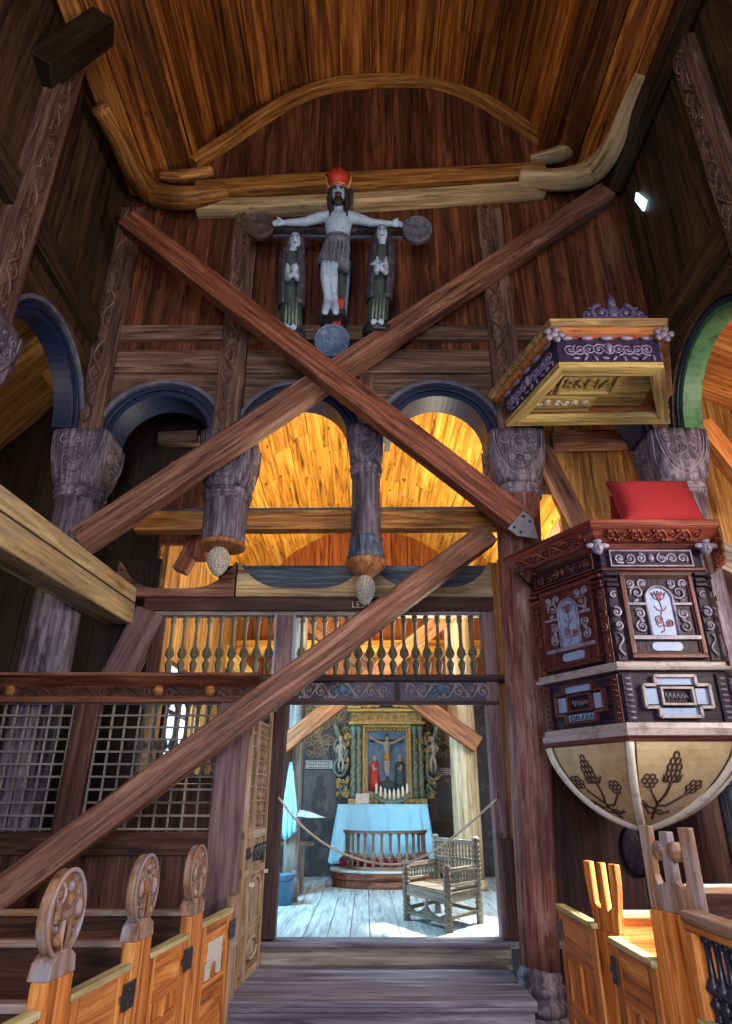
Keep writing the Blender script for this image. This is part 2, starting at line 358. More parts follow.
def obj(name, mb, mat, parent=None, bev=0.0, remesh=0.0, auto=False, smooth_it=0, each=False):
    if each and len(mb.pc) > 1:      # one object for every separate piece
        for (v0, nv, f0, nf) in mb.pc:
            q = MB(); q.v = mb.v[v0:v0 + nv]; q.gc = mb.gc[v0:v0 + nv]; q.rnd = mb.rnd[v0:v0 + nv]
            q.f = [tuple(i - v0 for i in f) for f in mb.f[f0:f0 + nf]]; q.sm = mb.sm[f0:f0 + nf]
            o = obj(name, q, mat, parent, bev)
        return o
    me = bpy.data.meshes.new(name)
    if parent is None:
        xs = [p.x for p in mb.v]; ys = [p.y for p in mb.v]; zs = [p.z for p in mb.v]
        loc = Vector(((min(xs) + max(xs)) / 2, (min(ys) + max(ys)) / 2, min(zs)))
        Minv = Matrix.Translation(-loc)
    else:
        r = parent
        while r.parent: r = r.parent
        Minv = (Matrix.Translation(r.location) @ r.rotation_euler.to_matrix().to_4x4()).inverted()
        if r.type == 'MESH' or r.get('_local'): pass
    me.from_pydata([tuple(Minv @ p) for p in mb.v], [], mb.f)
    me.polygons.foreach_set('use_smooth', mb.sm)
    a = me.attributes.new('gc', 'FLOAT_VECTOR', 'POINT'); a.data.foreach_set('vector', [c for g in mb.gc for c in g])
    a = me.attributes.new('rnd', 'FLOAT', 'POINT'); a.data.foreach_set('value', mb.rnd)
    me.update()
    o = bpy.data.objects.new(name, me); COL.objects.link(o)
    me.materials.append(M[mat] if isinstance(mat, str) else mat)
    if parent is None: o.location = loc
    else: o.parent = parent
    if remesh:
        md = o.modifiers.new('r', 'REMESH'); md.mode = 'VOXEL'; md.voxel_size = remesh; md.use_smooth_shade = True
        md = o.modifiers.new('s', 'SMOOTH'); md.iterations = smooth_it or 4; md.factor = 0.5
    if bev:
        md = o.modifiers.new('b', 'BEVEL'); md.width = bev; md.segments = 2; md.limit_method = 'ANGLE'; md.angle_limit = R(50)
    return o

def tag(o, label, cat, group=None):
    o['label'] = label; o['category'] = cat; o['kind'] = 'thing'
    if group: o['group'] = group
    return o
def thing(name, label, cat, loc, rotz=0.0, group=None):
    o = bpy.data.objects.new(name, None); COL.objects.link(o); o.empty_display_size = 0.2
    o.location = Vector(loc); o.rotation_euler = (0, 0, rotz)
    return tag(o, label, cat, group)
def struct(name, mb, mat, bev=0.0):
    o = obj(name, mb, mat, None, bev); o['kind'] = 'structure'; return o
def text(name, body, size, F, mat, parent, depth=0.004):
    c = bpy.data.curves.new(name, 'FONT'); c.body = body; c.size = size; c.extrude = depth; c.align_x = 'CENTER'; c.align_y = 'CENTER'
    c.materials.append(M[mat])
    tmp = bpy.data.objects.new(name + '_tmp', c); COL.objects.link(tmp)
    dg = bpy.context.evaluated_depsgraph_get(); dg.update()
    me = bpy.data.meshes.new_from_object(tmp.evaluated_get(dg)); bpy.data.objects.remove(tmp)
    me.name = name
    o = bpy.data.objects.new(name, me); COL.objects.link(o); o.parent = parent
    r = parent
    while r.parent: r = r.parent
    Minv = (Matrix.Translation(r.location) @ r.rotation_euler.to_matrix().to_4x4()).inverted()
    o.matrix_local = Minv @ F
    return o

def frame(o, u, v):
    u = Vector(u).normalized(); v = Vector(v); n = u.cross(v).normalized(); v = n.cross(u)
    m = Matrix.Identity(4)
    for i in range(3): m[i][0] = u[i]; m[i][1] = v[i]; m[i][2] = n[i]; m[i][3] = o[i]
    return m
X_, Y_, Z_ = Vector((1, 0, 0)), Vector((0, 1, 0)), Vector((0, 0, 1))

def scroll(mb, F, cx, cy, r, a0=0.0, turns=1.4, hand=1, th=0.02, n=16, z=0.0, eye=True):
    pts = []; rad = []
    for i in range(n + 1):
        t = i / n; a = a0 + hand * turns * 2 * PI * t; q = r * (1 - 0.82 * t)
        pts.append(F @ Vector((cx + q * math.cos(a), cy + q * math.sin(a), z))); rad.append(th * (1 - 0.45 * t))
    mb.tube(pts, rad, 5)
    if eye: mb.ball(F @ Vector((cx, cy, z)), th * 1.3, n=6, m=4)
def leafblob(mb, F, x, y, l, w, ang, z=0.0, h=0.02):
    A = Matrix.Rotation(ang, 3, 'Z'); A = F.to_3x3() @ A
    mb.ball(F @ Vector((x, y, z)), l, w, h, n=8, m=4, A=A)
def vine(mb, F, x0, x1, y, amp, th, waves=4, z=0.0):
    # rinceau: a wavy stem with a scroll and leaves in each hollow
    n = waves * 8; pts = []
    for i in range(n + 1):
        t = i / n; pts.append(F @ Vector((x0 + (x1 - x0) * t, y + amp * math.sin(t * waves * PI), z)))
    mb.tube(pts, th, 5)
    wv = (x1 - x0) / waves
    for k in range(waves):
        c = x0 + wv * (k + 0.5); sg = 1 if k % 2 == 0 else -1
        scroll(mb, F, c, y - sg * amp * 0.1, min(amp * 0.85, wv * 0.42), PI / 2 * sg, 1.3, sg, th * 0.9, 12, z)
        leafblob(mb, F, c - wv * 0.35, y + sg * amp * 0.9, wv * 0.16, th * 1.4, sg * 0.6, z)
        leafblob(mb, F, c + wv * 0.35, y - sg * amp * 0.9, wv * 0.16, th * 1.4, -sg * 0.6, z)
def interlace(mb, F, w, h, th=0.014, loops=6, z=0.0):
    n = loops * 10
    for ph in (0, PI):
        pts = [F @ Vector((w / 2 + w * 0.34 * math.sin(i / n * loops * PI + ph), h * i / n, z + 0.012 * math.cos(i / n * loops * 2 * PI + ph))) for i in range(n + 1)]
        mb.tube(pts, th, 5)
    for k in range(loops):
        yc = h * (k + 0.5) / loops
        scroll(mb, F, w * 0.5, yc, w * 0.2, k * 1.7, 1.2, 1 if k % 2 else -1, th * 0.8, 10, z)
        leafblob(mb, F, w * (0.12 if k % 2 else 0.88), yc + h / loops * 0.5, w * 0.1, th, 0.8, z)

# ================================================================== SETTING
YC = 6.5           # colonnade axis
YF = 6.42          # face of the upper wall above the arches
YW = 7.24          # chancel screen plane
XL, XR = -3.36, 3.66
CFZ = 0.38
YE = 12.8          # east wall of the chancel

b = MB(); b.planks(frame((-5.4, -2.9, 0), X_, Y_), 10.8, 10.2, 0.3, 0.03, 0.0)
for i in range(len(b.v)): b.v[i] = b.v[i] - Vector((0, 0, 0.03))
struct('floor', b, 'floor')
b = MB(); b.planks(frame((-2.5, 7.12, CFZ - 0.03), Y_, X_ * 1.0), 5.9, 5.0, 0.26, 0.03, 0.0)
fl = frame((2.5, 7.12, CFZ), Y_, -X_)
b = MB(); b.planks(frame((-2.5, 7.2, CFZ - 0.03), X_, Y_), 5.0, YE - 7.2, 0.27, 0.03, 0.002, 0.008)
struct('floor_chancel', b, 'cfloor')

# nave ceiling: boards along the nave following a vaulted section
CH_X, CH_W = 0.09, 2.56
prof = [(-3.75, 9.45), (-3.1, 9.72), (-2.55, 9.98)]
for i in range(0, 17):
    a = PI - PI * i / 16
    prof.append((CH_X + 2.5 * math.cos(a), 10.02 + 1.86 * math.sin(a)))
prof += [(2.7, 10.02), (3.3, 9.75), (3.95, 9.45)]
b = MB()
fine = []
for (x0, z0), (x1, z1) in zip(prof[:-1], prof[1:]):
    d = math.hypot(x1 - x0, z1 - z0); k = max(1, round(d / 0.36))
    for i in range(k): fine.append((x0 + (x1 - x0) * i / k, z0 + (z1 - z0) * i / k))
fine.append(prof[-1])
for (x0, z0), (x1, z1) in zip(fine[:-1], fine[1:]):
    d = Vector((x1 - x0, 0, z1 - z0)); nrm = Vector((-d.z, 0, d.x)).normalized()
    dy = random.uniform(0, 0.02)
    cuts = [-2.9, random.uniform(1.0, 4.6), 6.55]
    for ya, yb in zip(cuts[:-1], cuts[1:]):
        c = (Vector((x0, 0, z0)) + Vector((x1, 0, z1))) / 2 + nrm * (0.02 + dy)
        b.bar((c.x, ya + 0.003, c.z), (c.x, yb - 0.003, c.z), d.length - 0.014, 0.03, nrm)
    c = (Vector((x0, 0, z0)) + Vector((x1, 0, z1))) / 2 + nrm * 0.075
    b.bar((c.x, -2.9, c.z), (c.x, 6.56, c.z), d.length + 0.06, 0.03, nrm, rnd=0.1)
struct('ceiling', b, 'ceil')

# end wall of the nave above the arches, boards up to the vault
b = MB()
xx = -3.6
while xx < 3.85:
    w = random.uniform(0.26, 0.42); x2 = min(xx + w, 3.9); xm = (xx + x2) / 2
    zt = 9.6
    for (x0, z0), (x1, z1) in zip(prof[:-1], prof[1:]):
        if x0 <= xm <= x1 and x1 > x0: zt = max(zt, z0 + (z1 - z0) * (xm - x0) / (x1 - x0))
    j = random.uniform(0, 0.015)
    b.box(xx + 0.003, x2 - 0.003, YF - j, YF + 0.06 - j, 6.55, zt + 0.1)
    xx = x2
b.box(-3.6, 3.9, YF + .07, YF + .1, 6.55, 9.7, rnd=.1)
b.prism([(-3.6, 9.6)] + [(x, z + .15) for x, z in prof] + [(3.9, 9.6)], frame((0, YF + .1, 0), X_, Z_), 0, .03, rnd=.1)
struct('wall_east', b, 'gable')
b = MB(); hole = [(-5.5, 9.6), (-5.5, 3.9), (-2.6, 3.9), (-2.6, 4.2)] + [(2.6 * math.cos(PI - PI * i / 24), 4.2 + 2.78 * math.sin(PI - PI * i / 24)) for i in range(1, 24)] + [(2.6, 4.2), (2.6, 3.9), (2.62, 3.9), (2.62, 9.6)]
b.prism(hole, frame((0, 7.42, 0), X_, Z_), -.06, 0.0); struct('wall_chancel_gable', b, 'aisledark')

# spandrels with arched openings
XCOL = [-3.22, -1.56, 0.0, 1.70, 3.53]
ARZ = 5.44
def spandrel(F, a0, a1, r, zs, z0, z1, d0, d1, mb):
    c = (a0 + a1) / 2
    pts = [(a0, z1), (a0, z0), (c - r, z0)]
    pts += [(c - r, zs)] if zs > z0 else []
    for i in range(1, 24):
        a = PI - PI * i / 24; pts.append((c + r * math.cos(a), zs + r * math.sin(a)))
    pts += [(c + r, zs)] + ([(c + r, z0)] if zs > z0 else []) + [(a1, z0), (a1, z1)]
    mb.prism(pts, F, d0, d1, 'u')
b = MB(); Fn = frame((0, YF + 0.10, 0), X_, Z_)   # normal -> -Y
for k in range(4):
    spandrel(Fn, XCOL[k], XCOL[k + 1], 0.69, ARZ, ARZ - 0.02, 6.62, 0.0, 0.1, b)
struct('wall_east_spandrels', b, 'rail')
b = MB()
YA = [6.5, 4.42, 2.34, 0.26, -1.5, -2.9]
for sx, X in ((1, XL), (-1, XR)):
    b = MB()
    Fs = frame((X, 0, 0), Y_, Z_)   # normal +X
    xx = -2.9
    while xx < 6.5:
        w = random.uniform(0.28, 0.44); x2 = min(xx + w, 6.5); j = random.uniform(0, 0.015)
        b.box(X - 0.05 + (j if sx > 0 else -j), X + (j if sx > 0 else -j), xx + .003, x2 - .003, 6.5, 9.75)
        xx = x2
    b.box(X - .09 if sx > 0 else X + .06, X - .06 if sx > 0 else X + .09, -2.9, 6.5, 6.5, 9.75, rnd=.1)
    for k in range(4):
        spandrel(Fs, YA[k + 1], YA[k], (0.86 if sx > 0 else .93) if k < 3 else .6, ARZ, ARZ - 0.02, 6.62, -0.08, 0.0, b)
    struct('wall_left' if sx > 0 else 'wall_right', b, 'side')
# west end of the nave and outer aisle shells
b = MB(); b.planks(frame((-5.4, -2.95, 0), X_, Z_), 10.8, 12.2, 0.35)
struct('wall_west', b, 'aisledark')
b = MB(); b.planks(frame((-5.3, -2.9, 0), Y_, Z_), 10.4, 5.6, 0.34); struct('wall_left_outer', b, 'aisledark')
b = MB()
b.planks(frame((5.3, -2.9, 0), Z_, Y_), 6.6, 10.4, 0.34); struct('wall_right_outer', b, 'aisle')
b = MB()
b.planks(frame((-5.4, -2.9, 5.2), Y_, Vector((2.05, 0, 2.5))), 10.3, 3.06, 0.33)
struct('ceiling_left_aisle', b, 'aislewarm')
b = MB(); b.planks(frame((5.4, 7.5, 6.3), -Y_, Vector((-1.75, 0, 0.9))), 10.4, 1.95, 0.28, .03, .012, .008)
struct('ceiling_right_aisle', b, 'aisle')
# east ends of the aisles (either side of the chancel)
b = MB(); b.planks(frame((-5.4, 7.42, 0), X_, Z_), 2.9, 4.3, 0.3); struct('wall_left_aisle_end', b, 'aisledark')
b = MB(); b.planks(frame((1.62, 7.46, 0), X_, Z_), 3.8, 4.3, 0.34, 0.04); struct('wall_right_aisle_end', b, 'darkred')
b = MB(); xx = 2.2
while xx < 5.4:
    x2 = min(xx + random.uniform(.26, .38), 5.45); xm = (xx + x2) / 2 + .1
    zb = 4.2 + 2.78 * math.sqrt(max(0, 1 - (min(xm, 2.6) / 2.6) ** 2)) if xm < 2.6 else 4.2
    zb = max(zb, 4.2); jj = random.uniform(0, .012)
    b.box(xx + .003, x2 - .003, 7.42 - jj, 7.46 - jj, zb, 8.4); xx = x2
b.box(2.62, 5.45, 7.46, 7.49, 4.2, 8.4, rnd=.1)
struct('wall_right_aisle_end_upper', b, 'aislewarm')

# chancel shell
b = MB(); b.planks(frame((-2.5, 7.5, 0), Y_, Z_), 5.4, 5.0, 0.3); struct('wall_chancel_left', b, 'aislewarm')
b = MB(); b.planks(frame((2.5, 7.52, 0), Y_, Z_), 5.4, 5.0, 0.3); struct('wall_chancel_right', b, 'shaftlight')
b = MB(); b.planks(frame((-2.5, YE, 3.55), X_, Z_), 5.0, 3.6, 0.28); struct('wall_chancel_east', b, 'vaultend')
b = MB(); b.planks(frame((-2.5, YE - 0.0, 0.3), X_, Z_), 5.0, 3.3, 0.4); struct('wall_chancel_east_painted', b, 'tapestry')
# chancel barrel vault
b = MB(); NV = 26
def vz(a): return (2.56 * math.cos(a), 4.2 + 2.75 * math.sin(a))
for i in range(NV):
    a0, a1 = PI * i / NV, PI * (i + 1) / NV
    (x0, z0), (x1, z1) = vz(a0), vz(a1)
    d = Vector((x1 - x0, 0, z1 - z0)); nrm = Vector((d.z, 0, -d.x)).normalized() * -1
    c = (Vector((x0, 0, z0)) + Vector((x1, 0, z1))) / 2
    cuts = [7.44, random.uniform(8.2, 9.5), random.uniform(10, 12), YE + 0.02]
    jj = random.uniform(0, 0.02)
    for ya, yb in zip(cuts[:-1], cuts[1:]):
        b.bar((c.x, ya + .004, c.z + jj), (c.x, yb - .004, c.z + jj), d.length - 0.01, 0.03, nrm)
    b.bar((c.x, 7.5, c.z + .07), (c.x, YE + .02, c.z + .07), d.length + 0.08, 0.03, nrm, rnd=0.1)
struct('ceiling_chancel', b, 'vault')

# steps up to the chancel
t = thing('chancel_step', 'worn grey wooden platform step below the chancel threshold', 'step', (0.1, 6.6, 0))
b = MB(); b.planks(frame((-1.08, 5.95, 0.125), Y_, X_), 1.27, 2.38, 0.45, 0.04, 0.0)
for i in range(len(b.v)):
    p = b.v[i]; b.v[i] = Vector((p.x, p.y, 0.165 - (p.z - 0.125) - 0.0))
obj('tread', b, 'floor', t, 0.006)
b = MB(); b.box(-1.06, 1.28, 5.99, 6.03, 0, 0.124); obj('riser', b, 'floor', t)
t = thing('threshold_step', 'thick pale grey sill board at the chancel opening', 'step', (0.15, 7.2, 0.165))
b = MB(); b.box(-1.05, 1.36, 7.13, 7.3, 0.165, 0.35); obj('riser', b, 'lattice', t, 0.008)
b = MB(); b.box(-1.0, 1.33, 7.06, 7.34, 0.35, 0.392); obj('nosing', b, 'floor', t, 0.006)
b = MB(); b.box(-1.2, 1.3, 5.55, 5.93, 0.0, 0.045); tag(obj('kick_board', b, 'floor', None, 0.006), 'low dark board on the floor in front of the platform step', 'floorboard')

# ================================================================== ARCHES
def arch(name, label, F, half, zs, depth, mats, group=None):
    # F: u across, v up, n towards viewer; stepped arch band
    t = thing(name, label, 'arch', F @ Vector((0, zs, 0)), 0, group)
    N = 28
    def ring(r0, r1, d0, d1, mat, nm):
        mb = MB(); path = []; ups = []
        for i in range(N + 1):
            a = PI * i / N
            path.append(F @ Vector((0, zs, 0)))
            ups.append((F.to_3x3() @ Vector((math.cos(a), math.sin(a), 0)), F.to_3x3() @ Vector((0, 0, 1))))
        mb.sweep([(r0, d0), (r1, d0), (r1, d1), (r0, d1)], path, ups)
        # length-wise grain
        obj(nm, mb, mat, t, 0.006)
    ring(half - 0.17, half - 0.10, -depth, 0.02, mats[1], 'intrados')
    ring(half - 0.10, half - 0.055, -depth * .4, 0.05, 'archdeep', 'inner_moulding')
    ring(half - 0.055, half - 0.02, -depth * .3, 0.03, 'archdeep', 'cavetto')
    ring(half - 0.02, half + 0.03, -depth * .3, 0.075, mats[0], 'outer_moulding')
    return t
alabs = ['blue painted round arch nearest the left corner column of the front colonnade',
         'round arch crossed by the upper brace, between the two hanging cut columns',
         'round arch between the slender cut column and the full height column',
         'round arch half hidden behind the pulpit canopy']
for k in range(4):
    c = (XCOL[k] + XCOL[k + 1]) / 2
    arch('arcade_arch', alabs[k], frame((c, YF, 0), X_, Z_), 0.73, ARZ, 0.34, ('arch', 'archdeep'))
for k in range(2):
    c = (YA[k] + YA[k + 1]) / 2
    if k == 0:
        arch('arcade_arch', 'blue lined round arch in the left side wall', frame((XL, c, 0), Y_, Z_), 0.90, ARZ, 0.2, ('arch', 'archdeep'))
        arch('arcade_arch', 'round arch with green inner face in the right side wall', frame((XR, c, 0), -Y_, Z_), 0.97, ARZ, 0.2, ('arch', 'archgreen'))

# ================================================================== COLUMNS
def capital(mb, carv, x, y, zt, zb, hw, rs, th=0.02):
    # cushion capital: cube above, rounded below (lune-shaped shields)
    zc = zb + (zt - zb) * 0.52
    N = 10; vs = []; rings = []
    for i in range(N + 1):
        t = i / N
        if t > 0.55: q = hw; e = 8.0; z = zb + (zt - zb) * t
        else:
            s = t / 0.55; q = rs + (hw - rs) * math.sin(s * PI / 2); e = 2.0 + 6.0 * s; z = zb + (zt - zb) * t
        row = []
        for k in range(32):
            a = 2 * PI * k / 32; ca, sa = math.cos(a), math.sin(a)
            rr = q / (abs(ca) ** e + abs(sa) ** e) ** (1 / e)
            row.append(Vector((x + rr * ca, y + rr * sa, z)))
        rings.append(row)
    vs = [p for r in rings for p in r]; fs = []
    for i in range(N):
        for k in range(32):
            k2 = (k + 1) % 32; fs.append((i * 32 + k, i * 32 + k2, (i + 1) * 32 + k2, (i + 1) * 32 + k))
    fs.append(tuple(reversed(range(32)))); fs.append(tuple(N * 32 + k for k in range(32)))
    mb.add(vs, fs, [Vector((p.z, p.x, p.y)) for p in vs], True)
    def qr(z):
        t = max(0.0, min(1.0, (z - zb) / (zt - zb))); return hw if t > 0.55 else rs + (hw - rs) * math.sin(t / 0.55 * PI / 2)
    for (o, u) in (((x - hw, y - hw, 0), X_), ((x + hw, y - hw, 0), Y_), ((x - hw, y + hw, 0), -Y_)):
        F = frame(Vector((o[0], o[1], zt)) , u, Z_); nn = F.to_3x3() @ Z_; k0 = len(carv.v)
        w = 2 * hw; h = (zt - zb) * 0.86
        for e in (0.45, 0.40):
            carv.tube([F @ Vector((w / 2 + w * e * math.cos(PI + PI * i / 24), -0.02 + h * e / .45 * math.sin(PI + PI * i / 24), 0)) for i in range(25)], th * 0.5, 5)
        for (sx, sy, r, hd) in ((0.26, -0.2, 0.12, 1), (0.5, -0.2, 0.11, -1), (0.74, -0.2, 0.12, -1), (0.33, -0.45, 0.11, -1), (0.67, -0.45, 0.11, 1), (0.5, -0.42, 0.07, 1), (0.5, -0.65, 0.11, 1), (.36, -.64, .06, 1), (.64, -.64, .06, -1)):
            scroll(carv, F, w * sx, h * sy - 0.02, w * r, sx * 9 + sy * 5, 1.7, hd, th * 0.55, 14, 0.0)
        for k in range(k0, len(carv.v)):
            p = carv.v[k]; lu = (p - Vector((x, y, 0))); uu = F.to_3x3() @ X_; a = lu.dot(uu); q = qr(p.z)
            b_ = min(1.0, abs(a) / max(q, .01)); rd = max(0.0, .55 - (p.z - zb) / (zt - zb)) / .55
            carv.v[k] = p - nn * (hw - q + rd * q * 0.28 * b_ ** 2)
def rings(mb, x, y, z, r):
    mb.lathe([(r, z - .02), (r * 1.06, z), (r * 1.06, z + .025), (r * 0.98, z + .04), (r * 1.12, z + .055), (r * 1.14, z + .08), (r * 1.08, z + .1), (r * 1.0, z + .11)], (x, y, 0), n=24)

def stave(name, label, x, y, zt, zb, hw, rs, zbot, rbot, xbot=None, mat='stave', group=None):
    t = thing(name, label, 'column', (x if xbot is None else xbot, y, zbot), 0, group)
    c = MB(); cv = MB(); capital(c, cv, x, y, zt, zb + 0.13, hw, rs * 1.1); cp = obj('capital', c, 'stave', t)
    obj('carved_shield', cv, 'stave', cp)
    c = MB(); rings(c, x, y, zb + 0.02, rs * 1.05); obj('collar_ring', c, 'stave', t)
    c = MB(); xb = x if xbot is None else xbot
    c.tube([(x + (xb - x) * k / 10, y, zb + 0.06 + (zbot - zb - 0.06) * k / 10) for k in range(11)], [rs + (rbot - rs) * k / 10 for k in range(11)], 24)
    obj('shaft', c, mat, t)
    return t
col0 = stave('stave_column', 'dark grey corner column with carved cushion capital behind the sawn tan beam', XCOL[0], YC, 5.43, 4.62, 0.30, 0.24, 0.0, 0.24)
# cut column with hanging pine cone
def cone(t, x, y, ztop, zbot, r, nm='pine_cone_drop'):
    c = MB(); h = ztop - zbot
    pr = []
    for i in range(13):
        q = i / 12; pr.append((max(r * math.sin(PI * min(1, 0.04 + q * 0.96)) ** 0.75 * (0.82 + 0.3 * q), 0.004), zbot + h * q))
    c.lathe(pr, (x, y, 0), n=20)
    for i in range(1, 13):
        q = i / 13.0; rr = r * math.sin(PI * min(1, 0.04 + q * 0.96)) ** 0.75 * (0.82 + 0.3 * q); n = max(5, int(20 * rr / r))
        for k in range(n):
            a = 2 * PI * (k + (i % 2) * 0.5) / n
            c.ball((x + rr * math.cos(a), y + rr * math.sin(a), zbot + h * q), r * 0.13, r * 0.13, h * 0.035, n=6, m=4)
    o = obj(nm, c, 'cone', t)
    c = MB(); c.tube([(x, y, ztop - 0.02), (x, y, ztop + 0.12)], 0.014, 8); obj('peg', c, 'iron', o)
p1b = at(229, 537, YC - .2).z
t = stave('hanging_stave_column', 'thick cut off column hanging left of the crossed braces, with a pine cone below', XCOL[1], YC, 5.43, 4.62, 0.29, 0.235, p1b, 0.235)
c = MB(); c.lathe([(0.20, p1b - .05), (0.245, p1b - .045), (0.25, p1b - .01), (0.225, p1b + .004)], (XCOL[1], YC, 0), n=24); obj('sawn_end', c, 'cut', t)
zc = at(224, 545, YC).z; cone(t, XCOL[1] - .03, YC, zc, at(224, 576, YC).z, 0.115)
p2b = at(365, 560, YC - .15).z
t = stave('hanging_stave_column', 'slender cut off column hanging at the middle of the arcade, blue ring and cone below', 0.0, YC, at(366, 432, YC).z, at(366, 478, YC).z, 0.19, 0.16, p2b + .1, 0.165)
c = MB(); c.lathe([(0.165, p2b + .3), (0.19, p2b + .28), (0.175, p2b + .26), (0.20, p2b + .12), (0.215, p2b + .06), (0.205, p2b + .04)], (0, YC, 0), n=24); obj('blue_ring', c, 'bluebeam', t)
c = MB(); c.lathe([(0.06, p2b - .14), (0.15, p2b - .08), (0.215, p2b - .02), (0.225, p2b + .03), (0.2, p2b + .045)], (0, YC, 0), n=24); obj('sawn_end', c, 'cut', t)
cone(t, -0.01, YC, at(363, 573, YC).z, at(363, 605, YC).z, 0.10)
c = MB(); c.bar((0, YC, at(366, 434, YC).z), (0, YC, 6.7), 0.2, 0.2, (0, 1, 0)); obj('upper_post', c, 'pil', t, 0.01)
# full column
t = stave('stave_column', 'full height reddish column beside the pulpit, with worn base', XCOL[3], YC, 5.43, 4.66, 0.30, 0.245, 0.3, 0.165, 1.47, 'column')
xb = 1.46
c = MB(); c.lathe([(0.2, 0), (0.215, .05), (0.2, .09), (0.17, .11), (0.2, .15), (0.205, .19), (0.175, .22), (0.19, .26), (0.17, .3), (0.16, .33)], (xb, YC, 0), n=24); obj('base', c, 'stave', t)
stave('stave_column', 'grey corner column with finely carved capital behind the red cushion', XCOL[4], YC, 5.43, 4.66, 0.31, 0.25, 0.0, 0.24)
stave('stave_column', 'column with carved capital at the left edge of the picture', XL - 0.06, YA[1], 5.43, 4.64, 0.29, 0.24, 0.0, 0.24)
stave('stave_column', 'column of the right side arcade beyond the pulpit', XR + 0.08, YA[1], 5.43, 4.64, 0.29, 0.24, 0.0, 0.24)

# ================================================================== PILASTERS, RAILS
def pilaster(name, label, F, w, z0, z1, proud=0.1):
    t = thing(name, label, 'pilaster', F @ Vector((w / 2, z0, 0)))
    c = MB(); c.box(0, w, z0, z1, -0.02, proud, F); obj('post', c, 'pil', t, 0.012)
    c = MB(); G = F @ Matrix.Translation(Vector((w * 0.1, z0 + 0.1, proud)))
    interlace(c, G, w * 0.55, (z1 - z0) - 0.2, 0.014, int((z1 - z0) / 0.28)); obj('carved_interlace', c, 'pil', t)
zb1 = 5.46; ztp = at(300, 214, YF).z
pilaster('carved_pilaster', 'carved interlace pilaster left of the crucifix', frame((-1.78, YF, 0), X_, Z_), 0.32, zb1, ztp)
pilaster('carved_pilaster', 'carved interlace pilaster right of the crucifix, above the full column', frame((1.52, YF, 0), X_, Z_), 0.34, zb1, ztp)
pilaster('carved_pilaster', 'plain worn corner pilaster where left wall meets end wall', frame((-3.36, YF, 0), X_, Z_), 0.3, zb1, ztp, 0.12)
pilaster('carved_pilaster', 'carved pilaster on the left wall above the edge column', frame((XL, YA[1] - .17, 0), Y_, Z_), 0.34, 5.45, 9.3, 0.16)
pilaster('carved_pilaster', 'carved pilaster on the right wall near the picture top', frame((XR, YA[1] + .17, 0), -Y_, Z_), 0.34, 5.45, 9.3, 0.16)
def rail(label, F, u0, u1, z0, z1, proud, mat='rail'):
    c = MB(); c.box(u0, u1, z0, z1, 0, proud, F); tag(obj('wall_rail', c, mat, None, 0.012), label, 'wall rail')
zr0, zr1, zr2 = at(300, 352, YF).z, at(300, 343, YF).z, at(300, 329, YF).z
FE = frame((0, YF, 0), X_, Z_)
segs = [(-3.06, -1.78, 'between the corner and the left carved pilaster'), (-1.46, 1.52, 'behind the crucifix foot'), (1.86, 3.5, 'behind the pulpit canopy')]
for u0, u1, s in segs:
    rail('upper horizontal wall rail ' + s, FE, u0, u1, zr1, zr2, 0.08)
    rail('lower wall board ' + s, FE, u0, u1, zr0 - 0.34, zr0, 0.05)
rail('sloping looking wall rail along the left wall above the side arch', frame((XL, 0, 0), Y_, Z_), -2.5, 6.2, zr0 - 0.02, zr2 + 0.02, 0.09, 'side')
rail('dark wall rail along the right wall above the side arch', frame((XR, 0, 0), -Y_, Z_), -6.2, 2.5, zr0 - 0.02, zr2 + 0.02, 0.09, 'side')

# ================================================================== ROOF TIMBERS
# double purlin across the end wall
def beamline(name, label, pts, w, h, mat, up=(0, 0, 1), cat='beam', bev=0.03):
    c = MB(); P = [Vector(p) for p in pts]; path = []; ups = []
    for i, p in enumerate(P):
        a = P[max(i - 1, 0)]; q = P[min(i + 1, len(P) - 1)]; d = (q - a).normalized(); sd = d.cross(Vector(up)).normalized(); u2 = sd.cross(d)
        path.append(p); ups.append((sd, u2))
    hw, hh = w / 2, h / 2
    c.sweep([(-hw, -hh), (hw, -hh), (hw, hh), (-hw, hh)], path, ups)
    return tag(obj(name, c, mat, None, bev), label, cat)
YP = 6.28
def smooth_path(pts, n=6):
    P = [Vector(p) for p in pts]; out = []
    for i in range(len(P) - 1):
        p0 = P[max(i - 1, 0)]; p1 = P[i]; p2 = P[i + 1]; p3 = P[min(i + 2, len(P) - 1)]
        for k in range(n):
            t = k / n
            out.append(0.5 * ((2 * p1) + (p2 - p0) * t + (2 * p0 - 5 * p1 + 4 * p2 - p3) * t * t + (3 * p1 - p0 - 3 * p2 + p3) * t ** 3))
    out.append(P[-1]); return out
zu = (at(350, 178, 6.2).z + at(350, 194, 6.2).z) / 2
beamline('cross_beam', 'upper pale beam across the end wall behind the crucifix head', smooth_path([at(196, 193, YP), at(300, 186, YP), at(420, 181, YP), at(545, 174, YP)]), 0.22, 0.27, 'honey')
beamline('cross_beam', 'lower pale beam across the end wall directly under the upper one', smooth_path([at(196, 209, YP + .03), at(300, 206, YP + .03), at(420, 199, YP + .03), at(545, 190, YP + .03)]), 0.22, 0.19, 'tan')
def knee(label, pts, rads, mat='honey', flat=None):
    c = MB(); c.tube(smooth_path(pts, 8), [rads[min(int(i / 8), len(rads) - 1)] + (rads[min(int(i / 8) + 1, len(rads) - 1)] - rads[min(int(i / 8), len(rads) - 1)]) * ((i % 8) / 8) for i in range((len(pts) - 1) * 8 + 1)], 10, flat=flat)
    return tag(obj('knee_brace', c, mat), label, 'knee brace')
